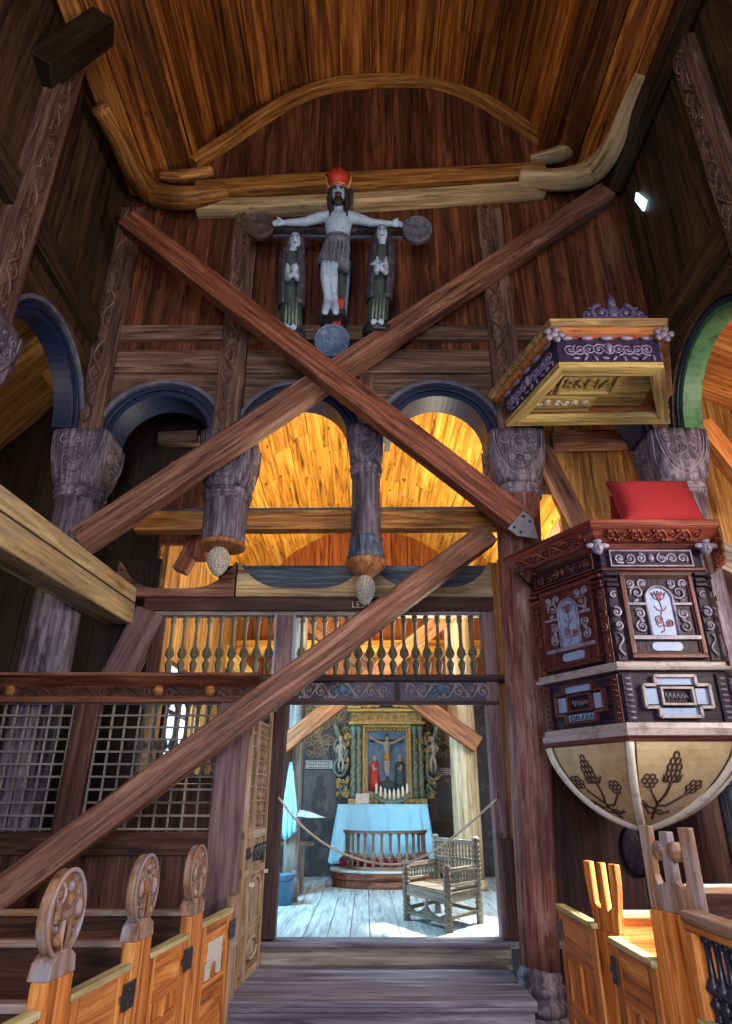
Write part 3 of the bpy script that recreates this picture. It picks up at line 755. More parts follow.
knee('naturally curved corner timber at the left end of the cross beam', [at(226, 192, 6.2), at(185, 198, 6.12), atX(152, 193, -2.95), atX(134, 172, -3.02), atX(118, 140, -3.05), atX(100, 108, -3.1)], [0.13, 0.15, 0.17, 0.14, 0.12, 0.11])
knee('naturally curved corner timber at the right end of the cross beam', [at(520, 178, 6.2), at(560, 180, 6.12), atX(590, 172, 3.1), atX(612, 148, 3.25), atX(630, 105, 3.35), atX(643, 75, 3.4)], [0.12, 0.15, 0.18, 0.15, 0.13, 0.11], 'tan')
knee('short pale knee above the left corner timber', [at(162, 176, 6.3), at(185, 177, 6.24), at(212, 172, 6.3)], [0.07, 0.1, 0.08])
knee('short pale knee above the right corner timber', [at(530, 160, 6.25), at(560, 154, 6.2), at(588, 142, 6.2)], [0.07, 0.12, 0.08], 'tan')
knee('short dark knee under the left corner timber', [at(128, 222, 6.2), at(150, 240, 6.24), at(168, 258, 6.3)], [0.09, 0.09, 0.06], 'brace')
beamline('wall_plate', 'timber plate running along the top of the left wall', [(-3.16, 6.3, 9.36), (-3.16, 3.5, 9.4), (-3.16, -2.8, 9.4)], 0.22, 0.24, 'honey')
beamline('wall_plate', 'dark timber plate running along the top of the right wall', [(3.46, 6.3, 9.42), (3.46, 3.5, 9.42), (3.46, -2.8, 9.42)], 0.22, 0.24, 'side')
pa, pb = at(62, 62, 4.1), at(104, 26, 4.25)
c = MB(); c.bar(pa + Vector((-0.2, 0, -0.15)), pb, 0.3, 0.26); tag(obj('beam_stub', c, 'aisledark', None, 0.02), 'black timber stub jutting out at the top of the left carved pilaster', 'beam')
ar = [at(193, 163, 6.34), at(222, 145, 6.34), at(262, 118, 6.34), at(300, 96, 6.34), at(340, 84, 6.34), at(400, 80, 6.34), at(440, 83, 6.34), at(480, 99, 6.34), at(515, 121, 6.34), at(548, 143, 6.34)]
beamline('arched_rib', 'bent pale rib curving over the crucifix along the ceiling edge', smooth_path(ar), 0.16, 0.17, 'honey', (0, 1, 0), 'rib', 0.02)

# ================================================================== CROSSED BRACES
def brace(label, p0, p1, w, h, mat, w1=None, h1=None, sag=0.0, name='diagonal_brace'):
    c = MB(); c.bar(p0, p1, w, h, (0, -1, 0), w1, h1, seg=8, sag=sag)
    return c
c = brace('', at(128, 222, 5.80), at(528, 528, 6.04), 0.275, 0.2, 'bracered')
t = thing('diagonal_brace', 'long reddish brace falling from upper left to the column, crossing in front', 'brace', at(528, 528, 6.06))
obj('timber', c, 'bracered', t, 0.02)
c = MB(); F = frame(at(522, 527, 5.935), (at(540, 522, 6) - at(518, 534, 6)), Z_)
dv = (at(530, 530, 6.06) - at(430, 453, 6.0)).normalized(); F = frame(at(517, 521, 5.93), dv, Z_)
c.prism([(-0.02, -0.13), (0.1, -0.13), (0.27, -0.02), (0.1, 0.13), (-0.02, 0.13)], F, 0.0, 0.012); sp = obj('steel_strap', c, 'steel', t)
c = MB()
for u in (0.02, 0.1):
    for v in (-0.08, 0.08): c.ball(F @ Vector((u, v, 0.012)), 0.016, n=8, m=4)
obj('bolt', c, 'iron', sp, each=True)
c = brace('', at(80, 543, 6.0), at(606, 194, 6.32), 0.285, 0.2, 'brace')
t = tag(obj('diagonal_brace', c, 'brace', None, 0.02), 'long brown brace rising from the sawn beam to the upper right corner', 'brace')
c = brace('', at(-40, 925, 5.45), at(488, 534, 6.32), 0.235, 0.17, 'brace', 0.25, 0.17)
t = tag(obj('diagonal_brace', c, 'brace', None, 0.02), 'lower brace crossing in front of the lattice screen and gallery', 'brace')
# big sawn beam on the left
e1 = at(136, 606, 7.1); e0 = at(-2, 512, 4.1)
d = (e0 - e1); e00 = e1 + d * 2.3
t = thing('sawn_beam', 'massive weathered tan beam ending in mid air at upper left', 'beam', e1)
c = MB(); c.bar(e00 + Vector((-0.17, 0, 0)), e1 + Vector((-0.17, 0, 0)), 0.32, 0.42, seg=6); obj('timber', c, 'tan', t, 0.02)
c = MB(); q = (e1 - e00).normalized(); c.bar(e00 + Vector((0.0, 0, 0.02)), e1 + Vector((0.0, 0, 0.02)), 0.012, 0.012); obj('crack', c, 'iron', t)

# ================================================================== TIE BEAMS BEHIND THE ARCADE
c = MB(); z = at(300, 523, 6.72).z; c.bar((-2.62, 6.72, z), (1.55, 6.72, z + 0.03), 0.16, 0.24)
t = thing('tie_beam', 'horizontal tie beam passing behind both hanging columns', 'beam', (0, 6.72, z))
obj('timber', c, 'honey', t, 0.015)
c = MB(); c.bar((-2.6, 6.72, z + 0.13), (1.55, 6.72, z + 0.16), 0.17, 0.03); obj('top_board', c, 'bluebeam', t, 0.01)
c = MB(); z = at(300, 575, 7.3).z; c.bar((-1.75, 7.32, z - 0.08), (1.45, 7.32, z - 0.08), 0.18, 0.36)
tag(obj('tie_beam', c, 'bluebeam', None, 0.015), 'blue black horizontal beam behind the cone pendants', 'beam')
# curved knees on the gallery head beam
def curved_knee(label, x0, x1, mat='tan'):
    z0 = at(300, 598, 7.14).z; h = 0.34
    pts = [(x0, z0)]
    w = x1 - x0
    for i in range(0, 21):
        q = i / 20; u = abs(2 * q - 1) ** 3.6
        pts.append((x0 + w * q, z0 + 0.1 + h * u))
    pts += [(x1, z0)]
    c = MB(); c.prism(pts, frame((0, 7.2, 0), X_, Z_), -0.04, 0.12, 'u')
    tag(obj('curved_knee', c, mat, None, 0.01), label, 'knee brace')
curved_knee('hollow curved knee timber between the two cone pendants', -1.5, 0.02)
curved_knee('hollow curved knee timber right of the middle cone pendant', 0.04, 1.46)
curved_knee('shadowed hollow curved knee timber left of the first cone pendant', -2.9, -1.52, 'brace')

# head beam with letters
zh0, zh1 = at(300, 611, 7.14).z, at(300, 597, 7.14).z
t = thing('head_beam', 'dark head beam over the gallery balustrade with carved letters', 'beam', (-0.5, 7.2, zh0))
c = MB(); c.box(-2.55, 1.46, 7.12, 7.36, zh0, zh1); obj('timber', c, 'darkred', t, 0.01)
pt = at(362, 604, 7.11)
text('carved_letters', 'LES B.D.I', 0.105, frame((0.03, 7.112, pt.z - 0.01), X_, Z_), 'white', t, 0.004)

# ================================================================== GALLERY
GX0, GX1 = at(160, 640, YW).x, at(492, 640, YW).x
zt_ = at(300, 611, 7.2).z; zb_ = at(300, 676, 7.2).z
t = thing('gallery_balustrade', 'gallery balustrade of turned balusters above the chancel opening', 'balustrade', (-0.4, YW, zb_))
c = MB(); c.box(GX0 - 0.1, GX1 + .05, 7.16, 7.3, zt_ - 0.06, zt_); obj('top_rail', c, 'lattice', t, 0.008)
c = MB(); c.box(GX0 - 0.3, GX1 + .12, 7.1, 7.34, zb_ - 0.07, zb_); obj('bottom_rail', c, 'darkred', t, 0.008)
c = MB(); c.box(GX0 - 0.07, GX0 + 0.03, 7.17, 7.29, zb_, zt_ - .06); obj('end_post', c, 'darkred', t, 0.008)
xm = at(285, 645, YW).x
c = MB(); c.box(xm - 0.1, xm + 0.1, 7.14, 7.3, zb_, zt_ - .06); mp_ = obj('middle_post', c, 'screenmauve', t, 0.008)
c = MB(); c.box(xm - 0.115, xm - 0.095, 7.135, 7.2, zb_, zt_ - .06); c.box(xm + 0.095, xm + 0.115, 7.135, 7.2, zb_, zt_ - .06); obj('blue_edging', c, 'lilac', mp_, each=True)
H = zt_ - 0.06 - zb_
bp = [(.035, 0), (.035, .04), (.02, .05), (.03, .1), (.045, .2), (.03, .25), (.018, .28), (.035, .31), (.055, .36), (.045, .43), (.022, .5), (.018, .7), (.022, .88), (.034, .91), (.034, .94), (.024, .96), (.034, 1.0)]
def balusters(parent, xs, y, z0, h, mat='balu', k=1.0, nm='baluster'):
    first = None
    for x in xs:
        if first is None:
            c = MB(); c.lathe([(r * k, z0 + q * h) for r, q in bp], (x, y, 0), n=12); first = obj(nm, c, mat, parent); x0 = x
        else:
            o = first.copy(); COL.objects.link(o); o.location = first.location + Vector((x - x0, 0, 0)); o.parent = parent
xs = [GX0 + 0.13 + i * (xm - 0.14 - GX0 - 0.13 - 0.04) / 8 for i in range(9)]
xs2 = [xm + 0.19 + i * (GX1 - 0.1 - xm - 0.19) / 16 for i in range(17)]
balusters(t, xs + xs2, YW, zb_, H)
# carved frieze
zf0, zf1 = at(380, 700, 7.2).z, at(380, 683, 7.2).z
t = thing('carved_frieze', 'dark blue frieze board with carved scrolls over the chancel opening', 'frieze', (0.2, 7.2, zf0))
fx0 = at(285, 690, 7.2).x; fx1 = at(488, 690, 7.2).x
c = MB(); c.box(fx0, fx1 + .1, 7.16, 7.3, zf0 - 0.02, zf1 + 0.03); obj('board', c, 'purple', t, 0.006)
c = MB(); c.box(fx0, fx1 + .1, 7.12, 7.2, zf0 - 0.055, zf0 - 0.02); c.box(fx0, fx1 + .12, 7.12, 7.2, zf1 + 0.03, zf1 + 0.06); obj('moulding', c, 'darkred', t, 0.006, each=True)
c = MB(); F = frame((fx0, 7.155, (zf0 + zf1) / 2), X_, Z_); Lf = fx1 - fx0
xmid = at(397, 690, 7.2).x - fx0
vine(c, F, 0.05, xmid - .08, 0, 0.075, 0.012, 8); vine(c, F, xmid + .08, Lf, 0, 0.075, 0.012, 7)
obj('carved_scrolls', c, 'trimlight', t)
for u in (at(342, 690, 7.2).x - fx0, at(440, 690, 7.2).x - fx0):
    c = MB(); c.ball(F @ Vector((u, 0.02, 0.02)), 0.05, 0.03, 0.06); leafblob(c, F, u - .06, 0, 0.06, 0.03, 0.6, 0.01); leafblob(c, F, u + .06, 0, 0.06, 0.03, -0.6, 0.01); obj('blue_mask', c, 'blueshade', t)
c = MB(); c.box(xmid - .03, xmid + .03, -0.11, 0.11, 0, .02, F); obj('joint_strip', c, 'screen', t)
# gallery floor
c = MB(); c.planks(frame((-2.45, 7.34, zf1 + 0.0), X_, Y_), 4.9, 0.7, 0.3, 0.06); tag(obj('gallery_floor', c, 'aislewarm'), 'board floor of the small gallery behind the balustrade', 'gallery floor')

# opening jamb posts
def post(label, pa, pb, w, dp, mat, name='jamb_post'):
    c = MB(); c.bar(pa, pb, w, dp, (0, -1, 0)); return tag(obj(name, c, mat, None, 0.012), label, 'post')
post('dark red jamb post left of the chancel opening', (-0.935, 7.2, 0.40), (-0.92, 7.2, zb_ - 0.08), 0.15, 0.16, 'darkred')
c = MB()
t = thing('jamb_post', 'dark mauve jamb post right of the chancel opening', 'post', (1.34, 7.24, 0.4))
c.bar((1.36, 7.24, 0.40), (1.39, 7.24, zh0), 0.15, 0.18, (0, -1, 0)); obj('shaft', c, 'screenmauve', t, 0.012)
c = MB(); c.box(1.33, 1.5, 7.08, 7.15, 0.40, 1.25); obj('lower_board', c, 'darkred', t, 0.01)
c = MB(); c.box(1.29, 1.36, 7.1, 7.16, 1.26, 1.3); obj('iron_latch', c, 'iron', t)
c = MB(); c.planks(frame((1.46, 7.3, 0.0), X_, Z_), 0.36, 4.2, 0.18); tag(obj('board_strip', c, 'aislewarm'), 'narrow orange boards between the jamb post and the full column', 'boarding')

# left bay of the screen behind the box pew, with bright balusters
t = thing('screen_bay', 'balustered opening behind the lattice box pew at left', 'screen', (-1.9, YW, 0))
c = MB(); c.planks(frame((-2.5, YW, 0), X_, Z_), 1.42, 1.75, 0.3); obj('lower_boards', c, 'darkred', t)
c = MB(); c.box(-2.5, -1.06, 7.18, 7.3, 1.76, 1.84); c.box(-2.5, -1.06, 7.18, 7.3, zb_ - .25, zb_ - 0.07); obj('rail', c, 'darkred', t, 0.008, each=True)
c = MB(); c.planks(frame((-1.42, YW, 1.84), X_, Z_), 0.36, zb_ - .25 - 1.84, 0.2); obj('side_boards', c, 'darkred', t)
balusters(t, [-2.4 + i * 0.115 for i in range(9)], 7.24, 1.84, zb_ - .25 - 1.84, 'lattice', 1.1)
c = MB(); c.bar(at(112, 690, 7.2), at(152, 612, 7.2), 0.34, 0.2, (0, -1, 0)); tag(obj('leaning_post', c, 'screenmauve', None, 0.02), 'leaning grey post under the sawn beam end, left of the gallery', 'post')

# timbers seen through the left arches
c = MB(); c.planks(frame(at(160, 545, 7.36), X_, Z_), 0.6, 1.15, 0.12, 0.05); t = tag(obj('boarding', c, 'bracered'), 'rough reddish board panel seen through the first front arch', 'boarding')
c = MB(); c.bar(at(160, 441, 7.33), at(199, 439, 7.33), 0.22, 0.16); tag(obj('lintel_timber', c, 'rail', None, 0.015), 'short horizontal timber above the reddish board panel', 'beam')
c = MB(); c.bar(at(214, 420, 7.26), at(200, 560, 7.26), 0.16, 0.2, (0, -1, 0)); tag(obj('rafter', c, 'bracered', None, 0.015), 'dark upright rafter inside the first front arch', 'rafter')
c = MB(); c.bar(at(196, 545, 7.3), at(180, 572, 7.3), 0.18, 0.16, (0, -1, 0)); c.bar(at(212, 500, 7.3), at(180, 572, 7.3), 0.14, 0.14, (0, -1, 0)); tag(obj('rafter', c, 'bracered', None, 0.015), 'broken rafter end beside the first cone pendant', 'rafter')
c = MB(); c.bar(at(30, 350, 6.9), at(70, 402, 6.9), 0.16, 0.2, (0, -1, 0)); tag(obj('rafter', c, 'aislewarm', None, 0.015), 'tan rafter seen through the left side arch', 'rafter')
# right: brace and beam in front of warm boards
c = MB(); c.bar(at(536, 440, 7.3), at(590, 545, 7.3), 0.22, 0.16, (0, -1, 0)); tag(obj('rafter', c, 'brace', None, 0.015), 'dark slanting rafter right of the full column', 'rafter')
c = MB(); c.bar(at(552, 441, 7.2), at(628, 440, 7.2), 0.2, 0.22); tag(obj('short_beam', c, 'brace', None, 0.015), 'short horizontal beam directly below the pulpit canopy', 'beam')
c = MB(); c.bar(at(700, 425, 6.9), at(760, 500, 6.6), 0.22, 0.2, (0, -1, 0)); tag(obj('rafter', c, 'aisle', None, 0.015), 'orange rafter below the right side arch', 'rafter')
c = MB(); c.bar(at(690, 541, 6.9), at(770, 575, 6.7), 0.24, 0.22); tag(obj('aisle_beam', c, 'lattice', None, 0.015), 'pale beam end right of the pulpit rim', 'beam')
# daylight slit high on the right wall
pc = atX(641, 200, XR - 0.075)
c = MB(); F = frame(pc, Y_, Z_)
c.prism([(-0.11, -0.14), (0.0, -0.2), (0.12, 0.13), (0.05, 0.2)], F, -0.012, 0.012); o = struct('window_1', c, 'slit')
# chancel side windows, assumed from the daylight in there, added as glowing panes
for i, (x, y, z, n) in enumerate(((-2.46, 8.6, 2.6, 2), (2.46, 8.4, 2.9, 3))):
    c = MB(); c.box(x - .015, x + .015, y - .5, y + .5, z - .55, z + .55); struct('window_%d' % n, c, 'pane')
    c = MB()
    for dz in (-.57, 0, .57): c.box(x - .03, x + .03, y - .55, y + .55, z + dz - .025, z + dz + .025)
    for dy in (-.53, 0, .53): c.box(x - .03, x + .03, y + dy - .025, y + dy + .025, z - .57, z + .57)
    struct('trim_%d' % n, c, 'darkred')

# ================================================================== CRUCIFIX GROUP
def lean(py):   # the group leans out from the wall: depth against image height
    return 5.72 + (6.20 - 5.72) * (py - 167) / (341 - 167)
def cp(px, py, dy=0.0): return at(px, py, lean(py) + dy)
t = thing('crucifix', 'painted wooden crucifix with round discs, hanging high on the end wall', 'crucifix', at(332, 345, 6.3))
c = MB(); c.bar(cp(344, 190, .17), cp(333, 336, .15), 0.26, 0.07, (0, -1, 0)); obj('upright', c, 'crossw', t, 0.01)
c = MB(); c.bar(cp(341, 300, .1), cp(336, 329, .08), 0.1, 0.06, (0, -1, 0)); obj('red_inlay', c, 'crown', t, each=True)
c = MB(); c.bar(cp(350, 262, .13), cp(345, 320, .11), 0.035, 0.06, (0, -1, 0)); c.bar(cp(327, 318, .11), cp(326, 332, .1), 0.05, 0.05, (0, -1, 0)); obj('blue_border', c, 'blueshade', t, each=True)
c = MB(); c.bar(cp(250, 231, .17), cp(425, 233, .17), 0.16, 0.08, (0, 0, 1)); obj('crossbar', c, 'crossw', t, 0.01)
c = MB(); c.bar(cp(272, 226, .12), cp(405, 228, .12), 0.03, 0.03); c.bar(cp(272, 236, .12), cp(405, 238, .12), 0.03, 0.03); obj('crossbar_moulding', c, 'disc', t, each=True)
def roundel(pc, r, mat, nm='disc'):
    A = frame(pc, X_, (cp(340, 200) - cp(340, 300)).normalized())
    c = MB(); c.lathe([(r * .98, -.05), (r, -.04), (r, .03), (r * .93, .045), (r * .88, .03), (r * .2, .03), (0.01, .04)], pc, A.to_3x3(), 28); o = obj(nm, c, mat, t)
    c = MB()
    for k in range(5): scroll(c, A, r * .52 * math.cos(2 * PI * k / 5 + .3), r * .52 * math.sin(2 * PI * k / 5 + .3), r * .24, k * 2.1, 1.3, 1, .010, 12, .03)
    c.tube([A @ Vector((r * .8 * math.cos(k * PI / 12), r * .8 * math.sin(k * PI / 12), .03)) for k in range(25)], .01, 5); scroll(c, A, 0, 0, r * .2, 0, 1.5, 1, .01, 12, .03)
    obj('relief', c, mat, o)
roundel(cp(260, 226, .06), 0.19, 'discdark'); roundel(cp(417, 230, .06), 0.19, 'disc'); roundel(cp(332, 341, .02), 0.215, 'blueshade')
c = MB(); c.bar(cp(320, 320, .06), cp(346, 318, .06), 0.26, 0.07); obj('foot_rest', c, 'iron', t)
# figure
t = thing('crucified_figure', 'pale blue grey carved figure on the cross with red crown and grey loincloth', 'statue', cp(331, 314))
b = MB()
hd = cp(338.5, 195); up = (cp(340, 190) - cp(340, 300)).normalized(); fwd = Vector((0.0, up.z * -1, up.y)).normalized()
A = Matrix((X_, fwd * -1, up)).transposed()
b.ball(hd, 0.088, 0.10, 0.155, 14, 10, A)
b.ball(hd + fwd * 0.095 - up * 0.012, 0.018, 0.03, 0.045, 8, 6, A)
b.tube([cp(338.5, 205), cp(338.5, 216)], [0.06, 0.075], 12)
b.tube([cp(338.5, 212), cp(338.5, 217), cp(338.5, 224), cp(338, 233), cp(337.5, 241), cp(336, 252), cp(335, 262)], [0.07, 0.15, 0.175, 0.155, 0.128, 0.14, 0.14], 16, flat=(fwd, 0.66))
for sg, pts in ((-1, [(330, 217), (318, 218), (304, 222), (291, 222.5), (284, 222.5)]), (1, [(347, 217), (358, 219), (372, 223), (384, 223.5), (391, 223.5)])):
    b.tube([cp(x, y, 0.01) for x, y in pts], [0.085, 0.072, 0.056, 0.045, 0.036], 10)
    px, py = pts[-1]
    b.tube([cp(px, py), cp(px + sg * 4, py + .3), cp(px + sg * 7, py)], [0.036, 0.052, 0.044], 10, flat=(fwd, 0.5))
    for j in range(4):
        y0 = py - 1.9 + j * 1.5
        ln = (5.0, 6.0, 5.6, 4.2)[j]
        b.tube([cp(px + sg * 6, y0), cp(px + sg * (6 + ln * .55), y0 + .2, -.01), cp(px + sg * (6 + ln), y0 + .8, -.035)], [0.0165, 0.015, 0.011], 7)
    b.tube([cp(px + sg * 2, py - 1.5, -.02), cp(px + sg * 5, py - 4.2, -.03), cp(px + sg * 7.5, py - 5.2, -.05)], [0.022, 0.017, 0.012], 7)
for pts in ([(331, 255), (326, 268), (325.5, 280), (327, 295), (327, 303)], [(339, 255), (332, 266), (333, 280), (334, 295), (335, 303)]):
    b.tube([cp(x, y, -.03 if i in (1, 2) else 0) for i, (x, y) in enumerate(pts)], [0.10, 0.072, 0.066, 0.046, 0.044], 12)
    x, y = pts[-1]
    dx = -2.2 if x < 330 else 0.6
    b.tube([cp(x, y - 1), cp(x + dx * .5, y + 5, -.06), cp(x + dx, y + 10, -.1)], [0.046, 0.052, 0.042], 10)
    for j in range(5): b.ball(cp(x + dx - 1.9 + j * 0.95, y + 11.2 - abs(j - 1.5) * .3, -.11), .014, n=6, m=4)
obj('body', b, 'flesh', t, 0, 0.0125)
b = MB()
b.ball(hd + up * 0.03 - fwd * 0.035, 0.115, 0.10, 0.175, 14, 8, A)
for s in (-1, 1): b.tube([hd + X_ * s * .095 + up * .08, hd + X_ * s * .115 - up * .06 + fwd * .01, hd + X_ * s * .11 - up * .2 + fwd * .02, cp(338.5 + s * 8, 217, -.06)], [.035, .04, .035, .02], 8)
obj('hair', b, 'hair', t, 0, 0.014)
b = MB(); b.ball(hd - up * .135 + fwd * .06, 0.07, 0.05, 0.085, 10, 8, A); b.tube([hd - up * .06 + fwd * .1 - X_ * .05, hd - up * .05 + fwd * .115, hd - up * .06 + fwd * .1 + X_ * .05], [.012, .018, .012], 6); obj('beard', b, 'hair', t, 0, 0.012)
b = MB()
for s in (-1, 1): b.ball(hd + X_ * s * .036 + up * .03 + fwd * .092, .017, .012, .011, 8, 6, A); b.tube([hd + X_ * s * .012 + up * .052 + fwd * .096, hd + X_ * s * .06 + up * .05 + fwd * .082], .008, 6)
obj('eyes', b, 'hair', t)
b = MB(); b.ball(hd - up * .088 + fwd * .107, .026, .01, .008, 8, 6, A); obj('mouth', b, 'crown', t)
# loincloth
b = MB(); rows = [(337.5, 238, .142), (337, 243, .16), (336, 250, .178), (334, 258, .19), (333, 265, .195)]; n = 36; vs = []
for j, (x, y, r) in enumerate(rows):
    ctr = cp(x, y, -.01)
    for k in range(n):
        a = 2 * PI * k / n; rr = r * (1 + 0.05 * j / 4 * math.sin(a * 9)); p = ctr + X_ * rr * math.cos(a) + fwd * rr * .78 * math.sin(a)
        if j == 4: p = p - up * (0.10 * max(0, math.cos(a)) - .02)
        vs.append(p)
fs = [(j * n + k, j * n + (k + 1) % n, (j + 1) * n + (k + 1) % n, (j + 1) * n + k) for j in range(4) for k in range(n)]
fs.append(tuple(reversed(range(n)))); fs.append(tuple(4 * n + k for k in range(n)))
b.add(vs, fs, None, True)
lc = obj('loincloth', b, 'loin', t)
b = MB(); b.tube([cp(337.5, 239, -.01) + X_ * .155 * math.cos(a / 20 * 2 * PI) + fwd * .125 * math.sin(a / 20 * 2 * PI) for a in range(21)], .016, 6, caps=False)
for k in range(5): b.tube([cp(330 + k * 4, 241, -.14), cp(328 + k * 4.2, 252, -.155), cp(326 + k * 4.4, 262, -.16)], [.008, .013, .008], 6)
obj('fold', b, 'disc', lc)
# crown
b = MB(); vs = []; n = 24
for j, (dz, r) in enumerate(((.09, .10), (.13, .105), (.18, .135), (.235, .165))):
    for k in range(n):
        a = 2 * PI * k / n; z = dz + (0.06 * abs(math.cos(a * 2)) if j == 3 else 0); vs.append(hd + up * z + X_ * r * math.cos(a) + fwd * r * .85 * math.sin(a))
fs = [(j * n + k, j * n + (k + 1) % n, (j + 1) * n + (k + 1) % n, (j + 1) * n + k) for j in range(3) for k in range(n)]
fs += [tuple(3 * n + k for k in range(n)), tuple(reversed(range(n)))]
b.add(vs, fs, None, True); obj('crown', b, 'crown', t)
b = MB()
b.tube([hd + up * .105 + X_ * .11 * math.cos(k / 20 * 2 * PI) + fwd * .095 * math.sin(k / 20 * 2 * PI) for k in range(21)], .014, 6, caps=False)
for s in (-1, 1): b.tube([hd + up * .1 + X_ * s * .12, hd + up * .2 + X_ * s * .155, hd + up * .33 + X_ * s * .16], [.014, .016, .012], 6)
obj('crown_band', b, 'gold', t)

def robed(name, label, base_px, top_px, tilt, tunic, cloak, joined):
    (bx, by), (tx, ty) = base_px, top_px
    t = thing(name, label, 'statue', cp(bx, by, .05))
    P = lambda q, dx=0.0, dy=0.0: cp(tx + (bx - tx) * q + dx, ty + (by - ty) * q, dy)
    h = P(.085, tilt, -.02)
    b = MB()
    b.tube([P(.18, 0, .03), P(.4, 0, .03), P(.7, 0, .03), P(.93, 0, .03)], [.045, .06, .06, .06], 10); b.tube([P(.27, -4, .02), P(.27, 4, .02)], .035, 8)
    for s in (-1, 1): b.tube([P(.27, s * 4, .02), P(.46, s * 5, -.1)], .036, 8); b.tube([P(.92, s * 2, .02), P(.965, s * 3.6, -.08)], .034, 8)
    b.ball(h, .075, .085, .125, 12, 8, A); b.ball(h + fwd * .08, .014, .025, .035, 8, 6, A)
    b.tube([P(.12, tilt * .7), P(.2)], [.05, .06], 10)
    # hands joined or one laid on the other, fingers separate
    hx = 2.5 if joined else -3
    w0 = P(.40, hx, -.19)
    for s in (-1, 1):
        b.tube([P(.46, s * 5, -.1), P(.43, s * 3 + hx * .5, -.17), w0], [.04, .034, .028], 8)
        for j in range(4):
            e = w0 + up * (.09 if joined else .02) + X_ * (s * .02 + (j - 1.5) * .012 + (0 if joined else s * .07)) + fwd * (.02 + .012 * j)
            b.tube([w0 + X_ * (s * .015) + fwd * .01 * j, (w0 + e) / 2 + fwd * .015, e], [.016, .014, .01], 6)
        b.tube([w0, w0 + up * .05 + X_ * s * .04 + fwd * .02, w0 + up * .075 + X_ * s * .045 + fwd * .03], [.017, .014, .01], 6)
    for s in (-1, 1):
        f = P(.965, s * 3.6, -.1); b.tube([f + up * .03, f + fwd * .09 - up * .02], [.045, .04], 8)
    obj('body', b, 'flesh', t, 0, 0.011)
    b = MB(); n = 40; rows = [(.17, .06), (.2, .11), (.26, .125), (.4, .125), (.55, .12), (.7, .125), (.85, .13), (.95, .135)]; vs = []
    for j, (q, r) in enumerate(rows):
        ctr = P(q, 0, .03)
        for k in range(n):
            a = 2 * PI * k / n; rr = r * (1 + (.06 * q) * math.sin(a * 11 + q * 2)); vs.append(ctr + X_ * rr * math.cos(a) + fwd * rr * .72 * math.sin(a))
    fs = [(j * n + k, j * n + (k + 1) % n, (j + 1) * n + (k + 1) % n, (j + 1) * n + k) for j in range(len(rows) - 1) for k in range(n)] + [tuple(reversed(range(n))), tuple((len(rows) - 1) * n + k for k in range(n))]
    b.add(vs, fs, None, True); obj('tunic', b, tunic, t)
    b = MB(); vs = []; n = 30
    rows2 = [(.165, .085), (.2, .13), (.3, .145), (.5, .148), (.68, .142), (.74, .138)]
    for j, (q, r) in enumerate(rows2):
        ctr = P(q, 0, .035)
        for k in range(n + 1):
            a = PI * 0.62 + (2 * PI - PI * .24) * k / n - (0); a = PI / 2 + PI * .16 + (2 * PI - PI * .32) * k / n
            for_r = r
            vs.append(ctr + X_ * for_r * math.cos(a) + fwd * for_r * .78 * math.sin(a))
    m = n + 1
    fs = [(j * m + k, j * m + k + 1, (j + 1) * m + k + 1, (j + 1) * m + k) for j in range(len(rows2) - 1) for k in range(n)]
    b.add(vs, fs, None, True); o = obj('cloak', b, cloak, t)
    md = o.modifiers.new('t', 'SOLIDIFY'); md.thickness = .03; md.offset = 1
    b = MB(); b.ball(h + up * .02 - fwd * .03, .095, .09, .14, 12, 8, A)
    for s in (-1, 1): b.tube([h + X_ * s * .085 + up * .05, h + X_ * s * .095 - up * .1, h + X_ * s * .1 - up * .19], [.03, .034, .03], 8)
    obj('hair' if not joined else 'veil', b, 'hair' if not joined else 'cloak', t, 0, .014)
    b = MB()
    for s in (-1, 1): b.ball(h + X_ * s * .03 + up * .025 + fwd * .078, .014, .01, .009, 6, 5, A)
    b.ball(h - up * .06 + fwd * .074, .02, .01, .007, 6, 5, A); obj('eyes', b, 'hair', t)
    b = MB(); f = P(1.0, 0, -.02)
    b.lathe([(.17, -.1), (.18, -.09), (.18, -.01), (.165, 0)], f, A, 12); obj('plinth', b, 'iron', t)
    b = MB()
    for k in range(4):
        b.tube([P(.72 - .02 * k, -5 + k * 3.4, -.1), P(.8, -5 + k * 3.4, -.12), P(.94, -5.5 + k * 3.6, -.13)], [.01, .018, .014], 6)
    obj('robe_fold', b, 'verdi', t)
robed('mourning_figure', 'small robed statue with joined hands standing left of the cross', (290.5, 333), (293, 233), 2.5, 'robe', 'cloak', True)
robed('mourning_figure', 'small robed statue with bowed head standing right of the cross', (377, 328), (384, 226), -1.5, 'robe', 'cloak', False)

# ================================================================== BOX PEW WITH LATTICE (left)
YS = 6.2
def XLn(y): return -1.37 + 0.115 * (y - 3.37)
zc0, zc1 = at(100, 700, YS - .03).z, at(100, 677, YS - .12).z
zl0, zl1 = at(40, 829, YS).z, at(40, 704, YS).z
xr = at(240, 820, YS).x; xl = -3.7
t = thing('lattice_box_pew', 'dark box pew screen at left with lattice windows and carved cornice', 'box pew', (-2.3, YS, 0))
c = MB(); c.box(xl, xr + .06, YS - .06, YS + .06, zc0, zc1 - .08); obj('cornice_board', c, 'screen', t, 0.01)
c = MB()
c.sweep([(0, 0), (0.13, 0.09), (0.15, .1), (.15, .13), (-.05, .13), (-.05, 0)], [(xl, YS - .05, zc1 - .1), (xr + .12, YS - .05, zc1 - .1)], [(Vector((0, -1, 0)), Z_)] * 2)
c.box(xl, xr + .06, YS - .09, YS - .05, zc0 - .03, zc0 + .03); obj('cornice', c, 'bracered', t, 0.006)
